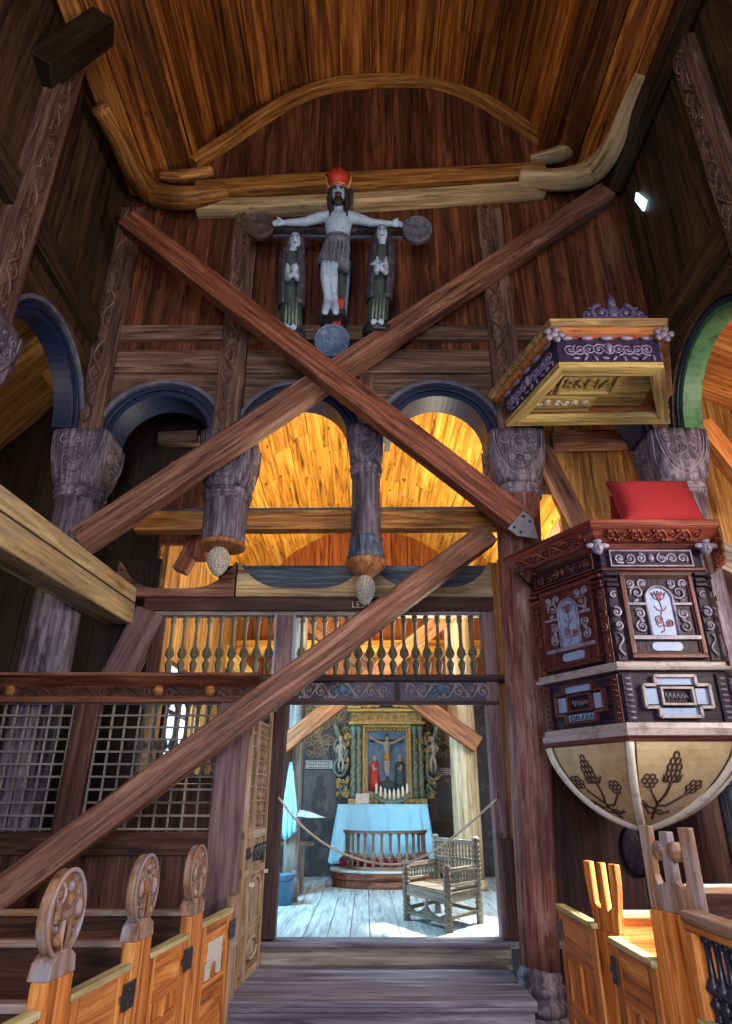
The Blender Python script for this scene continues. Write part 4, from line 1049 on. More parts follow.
c = MB(); F = frame((xl, YS - .065, (zc0 + zc1) / 2 - .03), X_, Z_)
vine(c, F, .1, xr - xl, 0, .05, .012, 12); obj('cornice_scrolls', c, 'screen', t)
c = MB()
for px in (10, 158, 210): c.ball(at(px, 691, YS - .07), .05, .03, .055, 10, 6)
obj('rosette', c, 'honey', t, each=True)
px0 = at(78, 760, YS).x
c = MB(); c.bar((px0 - .03, YS, 0), (px0 + .03, YS, zc0), .22, .14, (0, -1, 0)); obj('post', c, 'screen', t, 0.01)
c = MB(); c.bar((xr - .13, YS, 0), (xr - .11, YS, zc0), .27, .15, (0, -1, 0)); obj('corner_post', c, 'screenmauve', t, 0.012)
c = MB(); c.box(xl, xr - .1, YS - .05, YS + .05, zl0 - .2, zl0 - .02); obj('middle_rail', c, 'screen', t, 0.008)
c = MB(); c.planks(frame((xl, YS + .02, 0), X_, Z_), xr - xl - .1, zl0 - .2, .42, .03); obj('lower_panel', c, 'screen', t)
def lattice(x0, x1, nx, nz, nm):
    c = MB(); w = .017
    for i in range(nx + 1):
        x = x0 + (x1 - x0) * i / nx; c.box(x - w / 2, x + w / 2, YS - .005, YS + .012, zl0 - .02, zl1 + .01)
    for i in range(nz + 1):
        z = zl0 + (zl1 - zl0) * i / nz; c.box(x0, x1, YS - .022, YS - .005, z - w / 2, z + w / 2)
    obj(nm, c, 'lattice', t)
lattice(-3.68, px0 - .12, 9, 10, 'lattice'); lattice(px0 + .13, xr - .26, 9, 10, 'lattice')
# side of the box pew towards the aisle: doors with spindle lattice
def pewframe(y0, y1, z=0.0):
    o = Vector((XLn(y0), y0, z)); return frame(o, Vector((XLn(y1) - XLn(y0), y1 - y0, 0)), Z_), math.hypot(XLn(y1) - XLn(y0), y1 - y0)
o_ = Vector((xr + .0, YS + .07, 0)); d_ = Vector((-1.03, 7.1, 0)) - o_; F, Ls = frame(o_, d_, Z_), d_.length
ztop = zc0
t = thing('box_pew_door', 'tall pale door of the lattice box pew facing the aisle', 'door', F @ Vector((Ls / 2, 0, 0)))
a1 = Ls * .30
c = MB()
for u in (0.0, a1 - .035, a1 + .0, Ls - .05): c.box(u, u + .05, 0.17, ztop, 0, .05, F)
for v in (.17, .55, .98, 1.28, zl1 + .0, ztop - .1): c.box(0, Ls, v, v + .07, 0.0, .045, F)
obj('frame', c, 'boxpew', t, .006)
c = MB(); c.box(.05, Ls - .05, .2, 1.36, .005, .02, F); c.box(.05, Ls - .05, zl1 + .05, ztop, .005, .02, F); obj('panel', c, 'boxpew', t, each=True)
c = MB()
for u0, u1 in ((.05, a1 - .035), (a1 + .05, Ls - .05)):
    for i in range(10):
        v = 1.36 + (zl1 - 1.36) * i / 9; c.box(u0, u1, v - .008, v + .008, .01, .03, F)
    k = 3 if u1 - u0 < .3 else 7
    for i in range(1, k):
        u = u0 + (u1 - u0) * i / k; pr = []
        for j in range(37): pr.append((.006 + .005 * (j % 4 == 2), 1.35 + (zl1 - 1.35) * j / 36))
        c.tube([F @ Vector((u, v, .02)) for r, v in pr], [r for r, v in pr], 6)
obj('spindle_lattice', c, 'boxpew', t)
c = MB(); G = F @ Matrix.Translation(Vector((0, 1.32, .05)))
for u in (.1, .2): scroll(c, G, u, -.16, .05, u * 9, 1.2, 1, .01, 12)
for u in (a1 + .1, a1 + .24, a1 + .38, Ls - .12): scroll(c, G, u, -.16, .075, u * 7, 1.3, 1 if u < .5 else -1, .014, 12); leafblob(c, G, u + .05, -.13, .06, .02, .8)
G2 = F @ Matrix.Translation(Vector((0, ztop - .13, .05)))
for u in (.12, a1 + .15, a1 + .35): scroll(c, G2, u, .05, .06, u * 5, 1.2, 1, .012, 12)
obj('carved_scrolls', c, 'iron', t)
c = MB()
pts = [(a1 + .1, .62), (a1 + .1, .88)] + [(a1 + .1 + (Ls - a1 - .2) * (1 - math.cos(PI * i / 10)) / 2, .88 + .08 * math.sin(PI * i / 10)) for i in range(1, 10)] + [(Ls - .1, .88), (Ls - .1, .62)]
c.tube([F @ Vector((u, v, .03)) for u, v in pts], .016, 6)
pts = [(a1 + .12 + (Ls - a1 - .24) * (.5 + .5 * math.cos(2 * PI * i / 20)), .4 + .08 * math.sin(2 * PI * i / 20)) for i in range(21)]
c.tube([F @ Vector((u, v, .03)) for u, v in pts], .016, 6); obj('arched_moulding', c, 'boxpew', t)
c = MB(); c.box(a1 - .02, a1 + .05, .9, .93, .05, .08, F); c.box(Ls - .06, Ls, .96, .99, .05, .08, F); obj('latch', c, 'white', t, each=True)
c = MB(); c.box(0.05, Ls, .17, .3, .01, .04, F); obj('kick_board', c, 'pewgrey', t)
c = MB(); c.box(-.02, Ls + .02, ztop, ztop + .2, -.02, .08, F); obj('cornice', c, 'boxpew', t, .008)

# ================================================================== LEFT PEWS
POSTS = [3.37, 4.21, 5.05]
DT = 0.81     # door top height
def pew_end(y, label):
    F, L = pewframe(y - .11, y + .11)
    t = thing('pew_end', label, 'pew end', F @ Vector((L / 2, 0, 0)))
    c = MB(); c.box(.0, L, 0, .90, -.03, .045, F); obj('post', c, 'pew', t, .008)
    c = MB(); c.prism([(0, .90), (L, .90), (L - .015, .965), (L * .68, 1.0), (L * .32, 1.0), (.015, .965)], F, -.05, .05); obj('shoulder', c, 'pewgrey', t, .006)
    ce = 1.135; hw, hh = .15, .178; u0 = L / 2
    out = []
    for i in range(40):
        a = 2 * PI * i / 40; q = hw * math.cos(a); r = hh * math.sin(a)
        if math.sin(a) < 0: q *= 1 - .25 * (-math.sin(a)) ** 3
        out.append((u0 + q, ce + r))
    c = MB(); c.prism(out, F, -.03, .02); hdp = obj('oval_head', c, 'pewhead', t, .008)
    c = MB(); c.tube([F @ Vector((p[0] * .97 + u0 * .03, p[1] * .97 + ce * .03, .024)) for p in out] + [F @ Vector((out[0][0] * .97 + u0 * .03, out[0][1] * .97 + ce * .03, .024))], .011, 6, caps=False)
    rim = obj('rim', c, 'pewhead', hdp)
    c = MB()
    # carved bird-like leaf relief and scrolls
    c.ball(F @ Vector((u0 + .01, ce + .03, .018)), .036, .06, .016, 10, 6, F.to_3x3())
    c.ball(F @ Vector((u0 + .01, ce + .10, .02)), .024, .03, .016, 8, 6, F.to_3x3())
    for s in (-1, 1):
        scroll(c, F, u0 + s * .075, ce + .075, .05, PI / 2, 1.2, s, .010, 12, .02)
        scroll(c, F, u0 + s * .07, ce - .05, .045, -PI / 2, 1.2, -s, .010, 12, .02)
        leafblob(c, F, u0 + s * .05, ce - .11, .04, .016, s * .9, .026); leafblob(c, F, u0 + s * .09, ce + .01, .016, .05, 0, .026)
        c.tube([F @ Vector((u0, ce - .18, .026)), F @ Vector((u0 + s * .03, ce - .1, .03)), F @ Vector((u0 + s * .025, ce - .02, .03))], .012, 6)
        c.ball(F @ Vector((u0 + s * .04, ce - .085, .02)), .014, n=8, m=5)
    obj('carved_relief', c, 'pewhead', hdp)
    return t
pew_end(POSTS[0], 'pew end with oval carved head, largest and lowest of the left row')
pew_end(POSTS[1], 'middle pew end with oval carved head in the left row')
pew_end(POSTS[2], 'pew end with the smallest oval head, next to the lattice box pew')
def pew_door(y0, y1, zt, label, white_patch=False, PF=None, side=1):
    F, L = (PF or pewframe)(y0, y1)
    t = thing('pew_gate', label, 'pew gate', F @ Vector((L / 2, 0, 0)))
    c = MB(); w = .11
    c.box(0, w, .08, zt - .03, 0, .035, F); c.box(L - w, L, .08, zt - .03, 0, .035, F)
    obj('stile', c, 'pew', t, .006, each=True)
    c = MB(); c.box(w, L - w, zt - .26, zt - .03, 0, .034, F); c.box(w, L - w, .08, .2, 0, .034, F); c.box(w, L - w, .36, .44, 0, .034, F); obj('cross_rail', c, 'pew', t, .006, each=True)
    c = MB(); c.box(w - .01, L - w + .01, .18, zt - .2, .006, .018, F); pn = obj('panel', c, 'pew', t)
    c = MB()
    for (a0, a1, v0, v1) in ((w, L - w, .44, zt - .26),):
        for q in ((a0, v0, a1, v0), (a1, v0, a1, v1), (a1, v1, a0, v1), (a0, v1, a0, v0), ((a0 + a1) / 2, v0, (a0 + a1) / 2, v1)):
            c.bar(F @ Vector((q[0], q[1], .026)), F @ Vector((q[2], q[3], .026)), .018, .018, F.to_3x3() @ Z_)
    obj('panel_moulding', c, 'pew', t)
    c = MB(); c.box(0, L, zt - .03, zt, -.015, .05, F); obj('top_moulding', c, 'pewtop', t, .006)
    if white_patch:
        c = MB(); a = L * .25; e = L * .72; v0, v1 = .46, .68
        pts = [(a, v0), (a, v1), (e, v1), (e, v0), (e - .08, v0)] + [((a + e) / 2 + (e - a - .16) / 2 * math.cos(PI * i / 8), v0 + .09 * math.sin(PI * i / 8)) for i in range(1, 8)] + [(a + .08, v0)]
        c.prism(pts, F, .02, .036); obj('pale_arch_panel', c, 'white', t)
    c = MB(); c.box(L - .06 if side > 0 else .02, L + .06 if side > 0 else .1, zt - .2, zt - .08, .046, .054, F)
    for v in (zt - .17, zt - .11): c.ball(F @ Vector((L - .02 if side > 0 else .06, v, .054)), .01, n=6, m=4)
    c.box(L - .09 if side > 0 else .0, L + .06 if side > 0 else .06, zt - .155, zt - .125, .046, .056, F); obj('hinge', c, 'iron', t)
    return t
pew_door(2.55, POSTS[0] - .12, DT, 'pew door at the very bottom left, before the largest oval head')
pew_door(POSTS[0] + .12, POSTS[1] - .12, DT, 'orange pew door between the largest and the middle oval heads')
pew_door(POSTS[1] + .12, POSTS[2] - .12, DT, 'orange pew door between the middle and the smallest oval heads')
pew_door(POSTS[2] + .13, 5.86, DT + .02, 'pew door with a pale arched panel beside the aisle step', True)
F, L = pewframe(5.9, 6.08)
c = MB(); c.box(0, L, 0, .9, -.03, .03, F); c2 = MB(); c2.box(.02, L - .02, .55, .82, .03, .04, F)
t = tag(obj('pew_end_board', c, 'boxpew', None, .008), 'narrow brown board joining the last pew door to the box pew', 'board')
obj('worn_plate', c2, 'pewgrey', t)
def bench(y, zb, label, x1, xend=-4.6, matt='screen'):
    t = thing('pew_bench', label, 'bench', ((x1 + xend) / 2, y, 0))
    c = MB(); c.planks(frame((xend, y + .02, .42), X_, Z_), x1 - xend, zb - .44, 9, .03, 0, 0); c.box(xend, x1, y - .01, y + .03, .0, .2); obj('backrest', c, matt, t)
    c = MB(); c.box(xend, x1, y - .03, y + .05, zb - .035, zb); obj('top_rail', c, 'pewgrey', t, .006)
    c = MB(); c.box(xend, x1, y - .4, y, .40, .44); obj('seat', c, matt, t, .006)
    c = MB(); c.box(xend + .2, xend + .24, y - .36, y, 0, .40); c.box(x1 - .2, x1 - .16, y - .36, y, 0, .40); obj('support', c, matt, t, each=True)
for y, zb, s in ((POSTS[2] + .03, .92, 'bench back behind the smallest oval pew head, farthest of the left benches'), (POSTS[1] + .03, .89, 'bench back behind the middle oval pew head at left'), (POSTS[0] + .03, .80, 'bench back behind the largest oval pew head, nearest of the left benches')):
    bench(y, zb, s, XLn(y) - .04)

# ================================================================== RIGHT PEWS
XRP = 1.33
def prf(y0, y1, z=0.0):     # right side: u runs towards the camera so the normal faces the aisle
    return frame(Vector((XRP, y1, 0)), Vector((0, -1, 0)), Z_), y1 - y0
def fork_end(y, zt, w, label, curl):
    a = R(17); u = Vector((math.sin(a), -math.cos(a), 0))
    F = frame(Vector((XRP + .03, y, 0)) - u * (w / 2), u, Z_); L = w
    t = thing('pew_end', label, 'pew end', F @ Vector((L / 2, 0, 0)))
    sh = zt - .34; T = .018
    c = MB(); c.box(0, L, 0, sh, -.03, .03, F); obj('post', c, 'pew', t, .008)
    c = MB(); pw = L * .2
    # fork outline with two open slots
    sb = sh + .10
    if curl:
        out = [(0, sh), (L, sh), (L, zt - .0), (L - pw, zt), (L - pw * .95, sb + .04), (L - pw * 1.2, sb), (L / 2 + pw * .5, sb + .02), (L / 2 + pw * .45, zt - .02), (L / 2 - pw * .45, zt - .02), (L / 2 - pw * .5, sb + .02), (pw * 1.2, sb), (pw * .95, sb + .04), (pw, zt), (0, zt)]
    else:
        out = [(0.02, sh), (L - .02, sh), (L - .01, sb), (L + .02, zt - .1), (L + .02, zt), (L - pw * .8, zt), (L - pw * .9, sb + .03), (L / 2 + pw * .55, sb), (L / 2 + pw * .4, zt), (L / 2 - pw * .4, zt), (L / 2 - pw * .55, sb), (pw * .9, sb + .03), (pw * .8, zt), (-.02, zt), (-.02, zt - .1), (.01, sb)]
    c.prism(out, F, -T, T); obj('forked_head', c, 'pewgrey' if curl else 'pew', t, .005)
    if curl:
        for sg in (-1, 1):
            c = MB(); cc = F @ Vector((L / 2 + sg * pw * .75, zt - .10, 0)); c.lathe([(.034, -T - .006), (.04, -T), (.04, T), (.034, T + .006)], cc, F.to_3x3(), 18); obj('scroll_knob', c, 'pewgrey', t)
    return t
fork_end(4.22, 1.27, .26, 'small sunlit pew end with three upright prongs, right row', False)
fork_end(3.25, 1.49, .32, 'tall pew end with curled fork head before the dark spindle panel', True)
pew_door(4.29, 5.05, .96, 'orange pew door beside the full column base, with raised panel', False, prf, -1)
pew_door(3.45, 4.03, .94, 'sunlit topped pew door between the two forked pew ends', False, prf, -1)
# near panel with dark spindles
F, L = prf(1.9, 3.06)
t = thing('pew_spindle_panel', 'near pew side at lower right with dark blue spindles', 'pew panel', F @ Vector((L / 2, 0, 0)))
c = MB(); c.box(0, L, 1.15, 1.19, -.04, .05, F); obj('top_rail', c, 'pewgrey', t, .006)
c = MB(); c.box(0, L, 1.12, 1.15, -.02, .04, F); obj('upper_board', c, 'pew', t, .008)
c = MB(); c.box(0, .055, 0, 1.12, -.02, .04, F); obj('stile', c, 'pew', t, .008)
c = MB(); c.box(.055, L, 0, .82, -.02, .035, F); obj('lower_panel', c, 'pew', t, .008)
c = MB(); c.box(.04, L, .80, .84, -.03, .07, F); obj('ledge', c, 'pewtop', t, .006)
c = MB(); c.box(.05, .2, .68, .80, .035, .06, F); obj('iron_bracket', c, 'iron', t, .004)
sp = None
for i in range(10):
    u = .09 + i * .075
    if sp is None:
        c = MB(); hh = 1.12 - .84
        c.lathe([(r * .62, .84 + q * hh) for r, q in bp], F @ Vector((u, 0, 0.0)) * 1.0, None, 10); sp = obj('spindle', c, 'darkblue', t)
    else:
        o = sp.copy(); COL.objects.link(o); o.parent = t; o.location = sp.location + Vector((0, -.075 * i, 0))
c = MB(); c.box(.055, L, .80, 1.12, -.14, -.12, F); obj('dark_backing', c, 'darkblue', t)
def rbench(y, zb, label, x0, x1, mt='pew', top='pewtop'):
    t = thing('pew_bench', label, 'bench', ((x0 + x1) / 2, y, 0))
    c = MB(); c.planks(frame((x0, y + .02, .42), X_, Z_), x1 - x0, zb - .44, 9, .03, 0, 0); c.box(x0, x1, y - .01, y + .03, 0, .2); obj('backrest', c, mt, t)
    c = MB(); c.box(x0, x1, y - .03, y + .05, zb - .035, zb); obj('top_rail', c, top, t, .006)
    c = MB(); c.box(x0, x1, y - .4, y, .40, .44); obj('seat', c, mt, t, .006)
rbench(4.2, 1.03, 'sunlit bench back behind the small forked pew end', XRP + .05, 3.2)
rbench(3.42, 1.24, 'grey topped bench back behind the tall forked pew end', XRP + .05, 3.2, 'screen', 'pewgrey')

# ================================================================== PULPIT
PX, PY, PR = 2.45, 5.94, 0.85
def hexv(r, k, z, cx=PX, cy=PY):
    a = R(180 + 60 * k); return Vector((cx + r * math.cos(a), cy + r * math.sin(a), z))
def hexprism(mb, r0, r1, z0, z1, cx=PX, cy=PY, n=6):
    vs = [hexv(r0, k, z0, cx, cy) for k in range(6)] + [hexv(r1, k, z1, cx, cy) for k in range(6)]
    fs = [tuple(reversed(range(6))), tuple(range(6, 12))] + [(k, (k + 1) % 6, 6 + (k + 1) % 6, 6 + k) for k in range(6)]
    g = [Vector((k % 6 * r0, p.z, 0)) for k, p in enumerate(vs)]
    mb.add(vs, fs, g)
Z0, Z1 = 2.05, 3.60
t = thing('pulpit', 'dark six sided carved pulpit with lilac flower panels and painted cream bowl', 'pulpit', (PX, PY, 1.37))
c = MB(); hexprism(c, PR, PR, Z0, Z1); body = obj('body', c, 'pulpit', t)
c = MB(); hexprism(c, PR + .05, PR + .05, Z0, Z0 + .05); hexprism(c, PR + .03, PR + .02, Z0 + .05, Z0 + .1); hexprism(c, PR + .05, PR + .06, 2.545, 2.575); hexprism(c, PR + .03, PR + .03, 2.575, 2.615); obj('pale_moulding', c, 'trimlight', t, .006, each=True)
c = MB(); hexprism(c, PR + .01, PR + .045, Z0 - .04, Z0); hexprism(c, PR + .03, PR + .03, 3.385, 3.41); hexprism(c, PR + .02, PR + .06, 3.58, 3.62); obj('dark_moulding', c, 'pulpitred', t, .006, each=True)
c = MB(); hexprism(c, PR + .10, PR + .24, 3.62, 3.72); hexprism(c, PR + .25, PR + .25, 3.72, 3.78); hexprism(c, PR + .2, PR + .2, 3.78, 3.8); obj('rim', c, 'rimred', t, .01, each=True)
c = MB()
for k in (0, 1, 2):
    a, b2 = hexv(PR + .17, k, 3.668), hexv(PR + .17, k + 1, 3.668); d = (b2 - a)
    nrm = Vector((d.y, -d.x, 0)).normalized()
    Fr = frame(a, d, Z_ * .1 * 1.0 + nrm * .14)
    vine(c, Fr, .1, d.length - .1, 0.0, .05, .010, 8, .012)
obj('rim_carving', c, 'rimred', t)
def face(k, r=PR): 
    a, b2 = hexv(r, k, 0), hexv(r, k + 1, 0); return frame(a, b2 - a, Z_), (b2 - a).length
def qframe(mb, F, u0, u1, v0, v1, w, d, d0=0.0):
    mb.box(u0, u1, v0, v0 + w, d0, d, F); mb.box(u0, u1, v1 - w, v1, d0, d, F); mb.box(u0, u0 + w, v0 + w, v1 - w, d0, d, F); mb.box(u1 - w, u1, v0 + w, v1 - w, d0, d, F)
for k in (0, 1, 2):
    F, L = face(k); m = L / 2
    fp = MB(); fp.box(.13, L - .13, 2.65, 3.36, 0, .012, F)
    pn = obj('upper_panel', fp, 'pulpitred' if k == 0 else 'pulpit', t)
    c = MB(); qframe(c, F, .12, L - .12, 2.64, 3.365, .035, .045); qframe(c, F, .155, L - .155, 2.675, 3.33, .012, .03); obj('panel_frame', c, 'pulpitred', pn, .005)
    # arched niche panel
    nb, ntp, hw = 2.83, 3.13, .10
    pts = [(m - hw, nb), (m + hw, nb), (m + hw, ntp)] + [(m + hw * math.cos(PI * i / 12), ntp + hw * math.sin(PI * i / 12)) for i in range(1, 12)] + [(m - hw, ntp)]
    c = MB(); c.prism(pts, F, .012, .02); obj('flower_panel', c, 'lilac', pn)
    c = MB(); arcp = [(m - hw - .012, nb)] + [(m - (hw + .012) * math.cos(PI * i / 14), ntp + (hw + .012) * math.sin(PI * i / 14)) for i in range(15)] + [(m + hw + .012, nb)]
    c.tube([F @ Vector((u, v, .025)) for u, v in arcp], .013, 6)
    c.box(.16, m - hw, 3.08, 3.1, .012, .035, F); c.box(m + hw, L - .16, 3.08, 3.1, .012, .035, F); c.box(.15, L - .15, 2.79, 2.82, .012, .05, F)
    obj('niche_moulding', c, 'carve', pn)
    # painted tulip
    c = MB(); z = .022
    def line(ps, th=.005, mb=None):
        (mb or c).tube([F @ Vector((m + u, nb + v, z)) for u, v in ps], th, 5)
    line([(-.03, .02), (0, .04), (.0, .1), (-.01, .16), (.01, .22), (0, .29)])
    for s in (-1, 1):
        line([(0, .29), (s * .04, .31), (s * .06, .36)]); line([(0, .29), (s * .02, .33), (s * .03, .37)]); line([(s * .06, .36), (s * .04, .34), (s * .03, .37), (s * .015, .34), (0, .375)])
        line([(0, .2), (s * .03, .21), (s * .05, .24)]); line([(0, .08), (s * .04, .07), (s * .06, .1)])
    for (u, v, r) in ((-.03, .13, .03), (.055, .1, .026)):
        line([(u + r * math.cos(i * PI / 6), v + r * math.sin(i * PI / 6)) for i in range(13)], .006)
        line([(u + r * .45 * math.cos(i * PI / 4), v + r * .45 * math.sin(i * PI / 4)) for i in range(9)], .005)
    leafblob(c, F, m + .055, nb + .1, .018, .018, 0, z, .005); leafblob(c, F, m, nb + .32, .022, .03, 0, z, .004)
    obj('painted_flower', c, 'wrinkle', pn)
    for s in (-1, 1):
        c = MB(); ux = m + s * .175
        for (du, v, r, h) in ((.0, 3.19, .06, 1), (.05, 3.27, .04, -1), (-.055, 3.27, .04, 1)): scroll(c, F, ux + s * du, v, r, v * 7, 1.4, h * s, .012, 14, .02)
        for (v, r, h) in ((3.01, .045, 1), (2.9, .05, -1)): scroll(c, F, ux + s * .005, v, r, v * 5, 1.5, h * s, .012, 14, .02)
        leafblob(c, F, ux, 2.955, .02, .03, .5, .02, .015); leafblob(c, F, ux + s * .02, 3.12, .03, .016, .5, .02, .015)
        obj('scroll_carving', c, 'carve', pn)
    c = MB(); pts = [(m + .09 + .035 * math.cos(-PI / 2 + PI * i / 8), 2.737 + .035 * math.sin(-PI / 2 + PI * i / 8)) for i in range(9)] + [(m - .09 + .035 * math.cos(PI / 2 + PI * i / 8), 2.737 + .035 * math.sin(PI / 2 + PI * i / 8)) for i in range(9)]
    c.prism(pts, F, .012, .02); obj('oval_plate', c, 'lilac', pn)
    # lower panel with stepped cross moulding
    c = MB(); v0, v1 = 2.19, 2.50; vm = (v0 + v1) / 2
    cr = [(m - .16, v0), (m + .16, v0), (m + .16, v0 + .07), (m + .26, v0 + .07), (m + .26, v1 - .07), (m + .16, v1 - .07), (m + .16, v1), (m - .16, v1), (m - .16, v1 - .07), (m - .26, v1 - .07), (m - .26, v0 + .07), (m - .16, v0 + .07)]
    for i in range(12):
        a, b3 = cr[i], cr[(i + 1) % 12]; c.bar(F @ Vector((a[0], a[1], .02)), F @ Vector((b3[0], b3[1], .02)), .022, .04, F.to_3x3() @ Z_)
    qframe(c, F, m - .13, m + .13, vm - .07, vm + .07, .016, .04); lp = obj('stepped_moulding', c, 'trimlight' if k else 'pulpitred', t)
    c = MB(); c.box(m - .145, m + .145, v1 - .065, v1 - .012, 0, .014, F); c.box(m - .245, m - .15, vm - .06, vm + .06, 0, .014, F); c.box(m + .15, m + .245, vm - .06, vm + .06, 0, .014, F)
    c.box(m - .145, m + .145, v0 + .012, v0 + .065, 0, .014, F); obj('lilac_plate', c, 'lilac', lp, each=True)
    c = MB()
    pts = [(m - .09 + .18 * i / 40, vm + .03 * math.sin(i * .9) * (1 - i / 60), ) for i in range(41)]
    c.tube([F @ Vector((u, v, .008)) for u, v in pts], .004, 4); obj('painted_script', c, 'carve', lp)
    if k == 0: text('lettering', 'ESRUDEA', .058, F @ Matrix.Translation(Vector((m, v0 + .036, .016))), 'pulpit', lp, .002)
    # corner strips
    for e in (0, 1):
        u0, u1 = (.0, .10) if e == 0 else (L - .10, L)
        c = MB(); uc = (u0 + u1) / 2
        c.box(u0, u1, 3.33, 3.36, 0, .06, F); c.box(u0 + .005, u1 - .005, 3.28, 3.31, 0, .045, F); c.box(u0, u1, 3.24, 3.27, 0, .05, F); c.box(u0 + .01, u1 - .01, 2.62, 3.24, 0, .015, F)
        c.box(u0 + .01, u1 - .01, 2.15, 2.52, 0, .02, F); st = obj('corner_strip', c, 'pulpit' if k else 'pulpitred', t, .004)
        c = MB(); scroll(c, F, uc, 3.17, .032, 1, 1.3, 1, .010, 12, .025); scroll(c, F, uc, 3.02, .045, 2, 1.3, -1, .013, 14, .03); scroll(c, F, uc, 2.91, .04, 4, 1.3, 1, .012, 14, .03)
        c.tube([F @ Vector((uc + .022 * math.sin(i * .8), 2.84 - i * .02, .025)) for i in range(10)], .010, 5)
        obj('strip_carving', c, 'carve' if k else 'pulpitred', st); c = MB()
        for i in range(8): leafblob(c, F, uc, 2.18 + i * .043, .03, .013, 0.0, .022, .014)
        obj('leaf_strip', c, 'carve' if k else 'pulpitred', st)
    # frieze with scrolls and a small mask
    c = MB(); c.box(.06, L - .06, 3.42, 3.57, 0, .014, F); fz = obj('frieze', c, 'pulpit', t)
    c = MB(); qframe(c, F, .07, L - .07, 3.42, 3.57, .012, .03)
    for s in (-1, 1):
        for (du, r, h) in ((.09, .045, 1), (.18, .05, -1), (.27, .045, 1)): scroll(c, F, m + s * du, 3.495, r, du * 20, 1.5, h * s, .012, 14, .02)
    c.ball(F @ Vector((m, 3.50, .02)), .028, .025, .038); obj('frieze_scrolls', c, 'carve' if k else 'pulpitred', fz)
for k in (0, 1, 2):
    p = hexv(PR + .08, k + (0), 3.57)
    if k == 0: p = p + Vector((.05, -.06, 0))
    c = MB(); c.ball(p, .05, .05, .06, 10, 7)
    for s in (-1, 1): c.ball(p + Vector((s * .06, -.01, .02)), .045, .02, .025, 8, 5)
    c.ball(p + Vector((0, -.045, -.01)), .018, .02, .025, 6, 5); c.ball(p + Vector((0, -.02, .055)), .04, .03, .02, 8, 5); obj('corner_mask', c, 'carve' if k else 'pulpitred', t)
# painted bowl
BT = Vector((2.28, 5.86, 1.385))
def bowlpt(k, q):      # q 0 at the rim, 1 at the tip; ribs along the corners
    p0 = hexv(PR - .0, k, Z0 - .04)
    s = q
    rr = (1 - s ** 2.6) * .93 + .0 if s < 1 else 0
    rr = math.cos(s * PI / 2) ** .95 * (1 - .10 * math.sin(s * PI))
    z = Z0 - .04 - (Z0 - .04 - BT.z) * (s * .55 + .45 * math.sin(s * PI / 2))
    cxy = Vector((PX, PY, 0)).lerp(BT, s)
    return Vector((cxy.x + (p0.x - PX) * rr, cxy.y + (p0.y - PY) * rr, z))
NQ = 14
def bowlface(k, a, q): return bowlpt(k, q).lerp(bowlpt(k + 1, q), a)
c = MB(); vs = []; 
for j in range(NQ + 1):
    for k in range(6): vs.append(bowlpt(k, j / NQ * .985))
fs = [(j * 6 + k, (j + 1) * 6 + k, (j + 1) * 6 + (k + 1) % 6, j * 6 + (k + 1) % 6) for j in range(NQ) for k in range(6)]
fs += [tuple(range(6)), tuple(reversed([NQ * 6 + k for k in range(6)]))]
c.add(vs, fs); bowl = obj('bowl', c, 'cream', t)
for k in (0, 1, 2, 3):
    c = MB(); c.tube([bowlpt(k, j / NQ * .98) for j in range(NQ + 1)], .034, 8); rb = obj('bowl_rib', c, 'white', bowl)
    c = MB()
    for s in (-1, 1):
        kk = k if s > 0 else k - 1; aa = .05 if s > 0 else .95
        c.tube([bowlface(kk, aa, j / NQ * .9) + Vector((0, -.004, 0)) for j in range(NQ + 1)], .008, 5)
    obj('rib_outline', c, 'inkbrown', rb)
c = MB(); c.ball(BT + Vector((0, 0, -.02)), .06, .06, .07); obj('bowl_boss', c, 'pulpit', t)
for k in (0, 1):
    c = MB()
    def bl(ps, th=.009):
        c.tube([bowlface(k, a, q) for a, q in ps], th, 5)
    sg = 1
    def grape(a, q, r):
        for i in range(7):
            an = 2 * PI * i / 6; ca, cq = (a, q) if i == 6 else (a + r * 1.0 * math.cos(an), q + r * .75 * math.sin(an))
            bl([(ca + r * .5 * math.cos(j * PI / 5), cq + r * .38 * math.sin(j * PI / 5)) for j in range(11)], .008)
    def cluster(a, q, w):
        for row, n in ((0, 1), (1, 2), (2, 3), (3, 3), (4, 4)):
            for i in range(n):
                ca = a + (i - (n - 1) / 2) * w * .6; cq = q + row * .055
                bl([(ca + w * .32 * math.cos(j * PI / 5), cq + .03 * math.sin(j * PI / 5)) for j in range(11)], .009)
    ox = .0 if k else -.04
    cluster(.44 + ox, .12, .08); grape(.19 + ox, .36, .062); grape(.74 + ox, .42, .062)
    bl([(.36, .80), (.33, .70), (.34, .6), (.42, .5), (.44, .42), (.44, .36)], .011); bl([(.34, .6), (.26, .52), (.2, .44)], .011); bl([(.34, .62), (.5, .62), (.62, .55), (.72, .47)], .011)
    bl([(.33, .72), (.22, .72), (.12, .62), (.08, .6)]); bl([(.35, .7), (.5, .74), (.62, .68)]); bl([(.34, .68), (.45, .68), (.56, .72), (.66, .70)]); bl([(.33, .66), (.2, .64), (.1, .56)])
    bl([(.44, .38), (.36, .34), (.34, .30)]); bl([(.44, .38), (.52, .34), (.55, .30)])
    obj('painted_grapes', c, 'inkbrown', bowl)
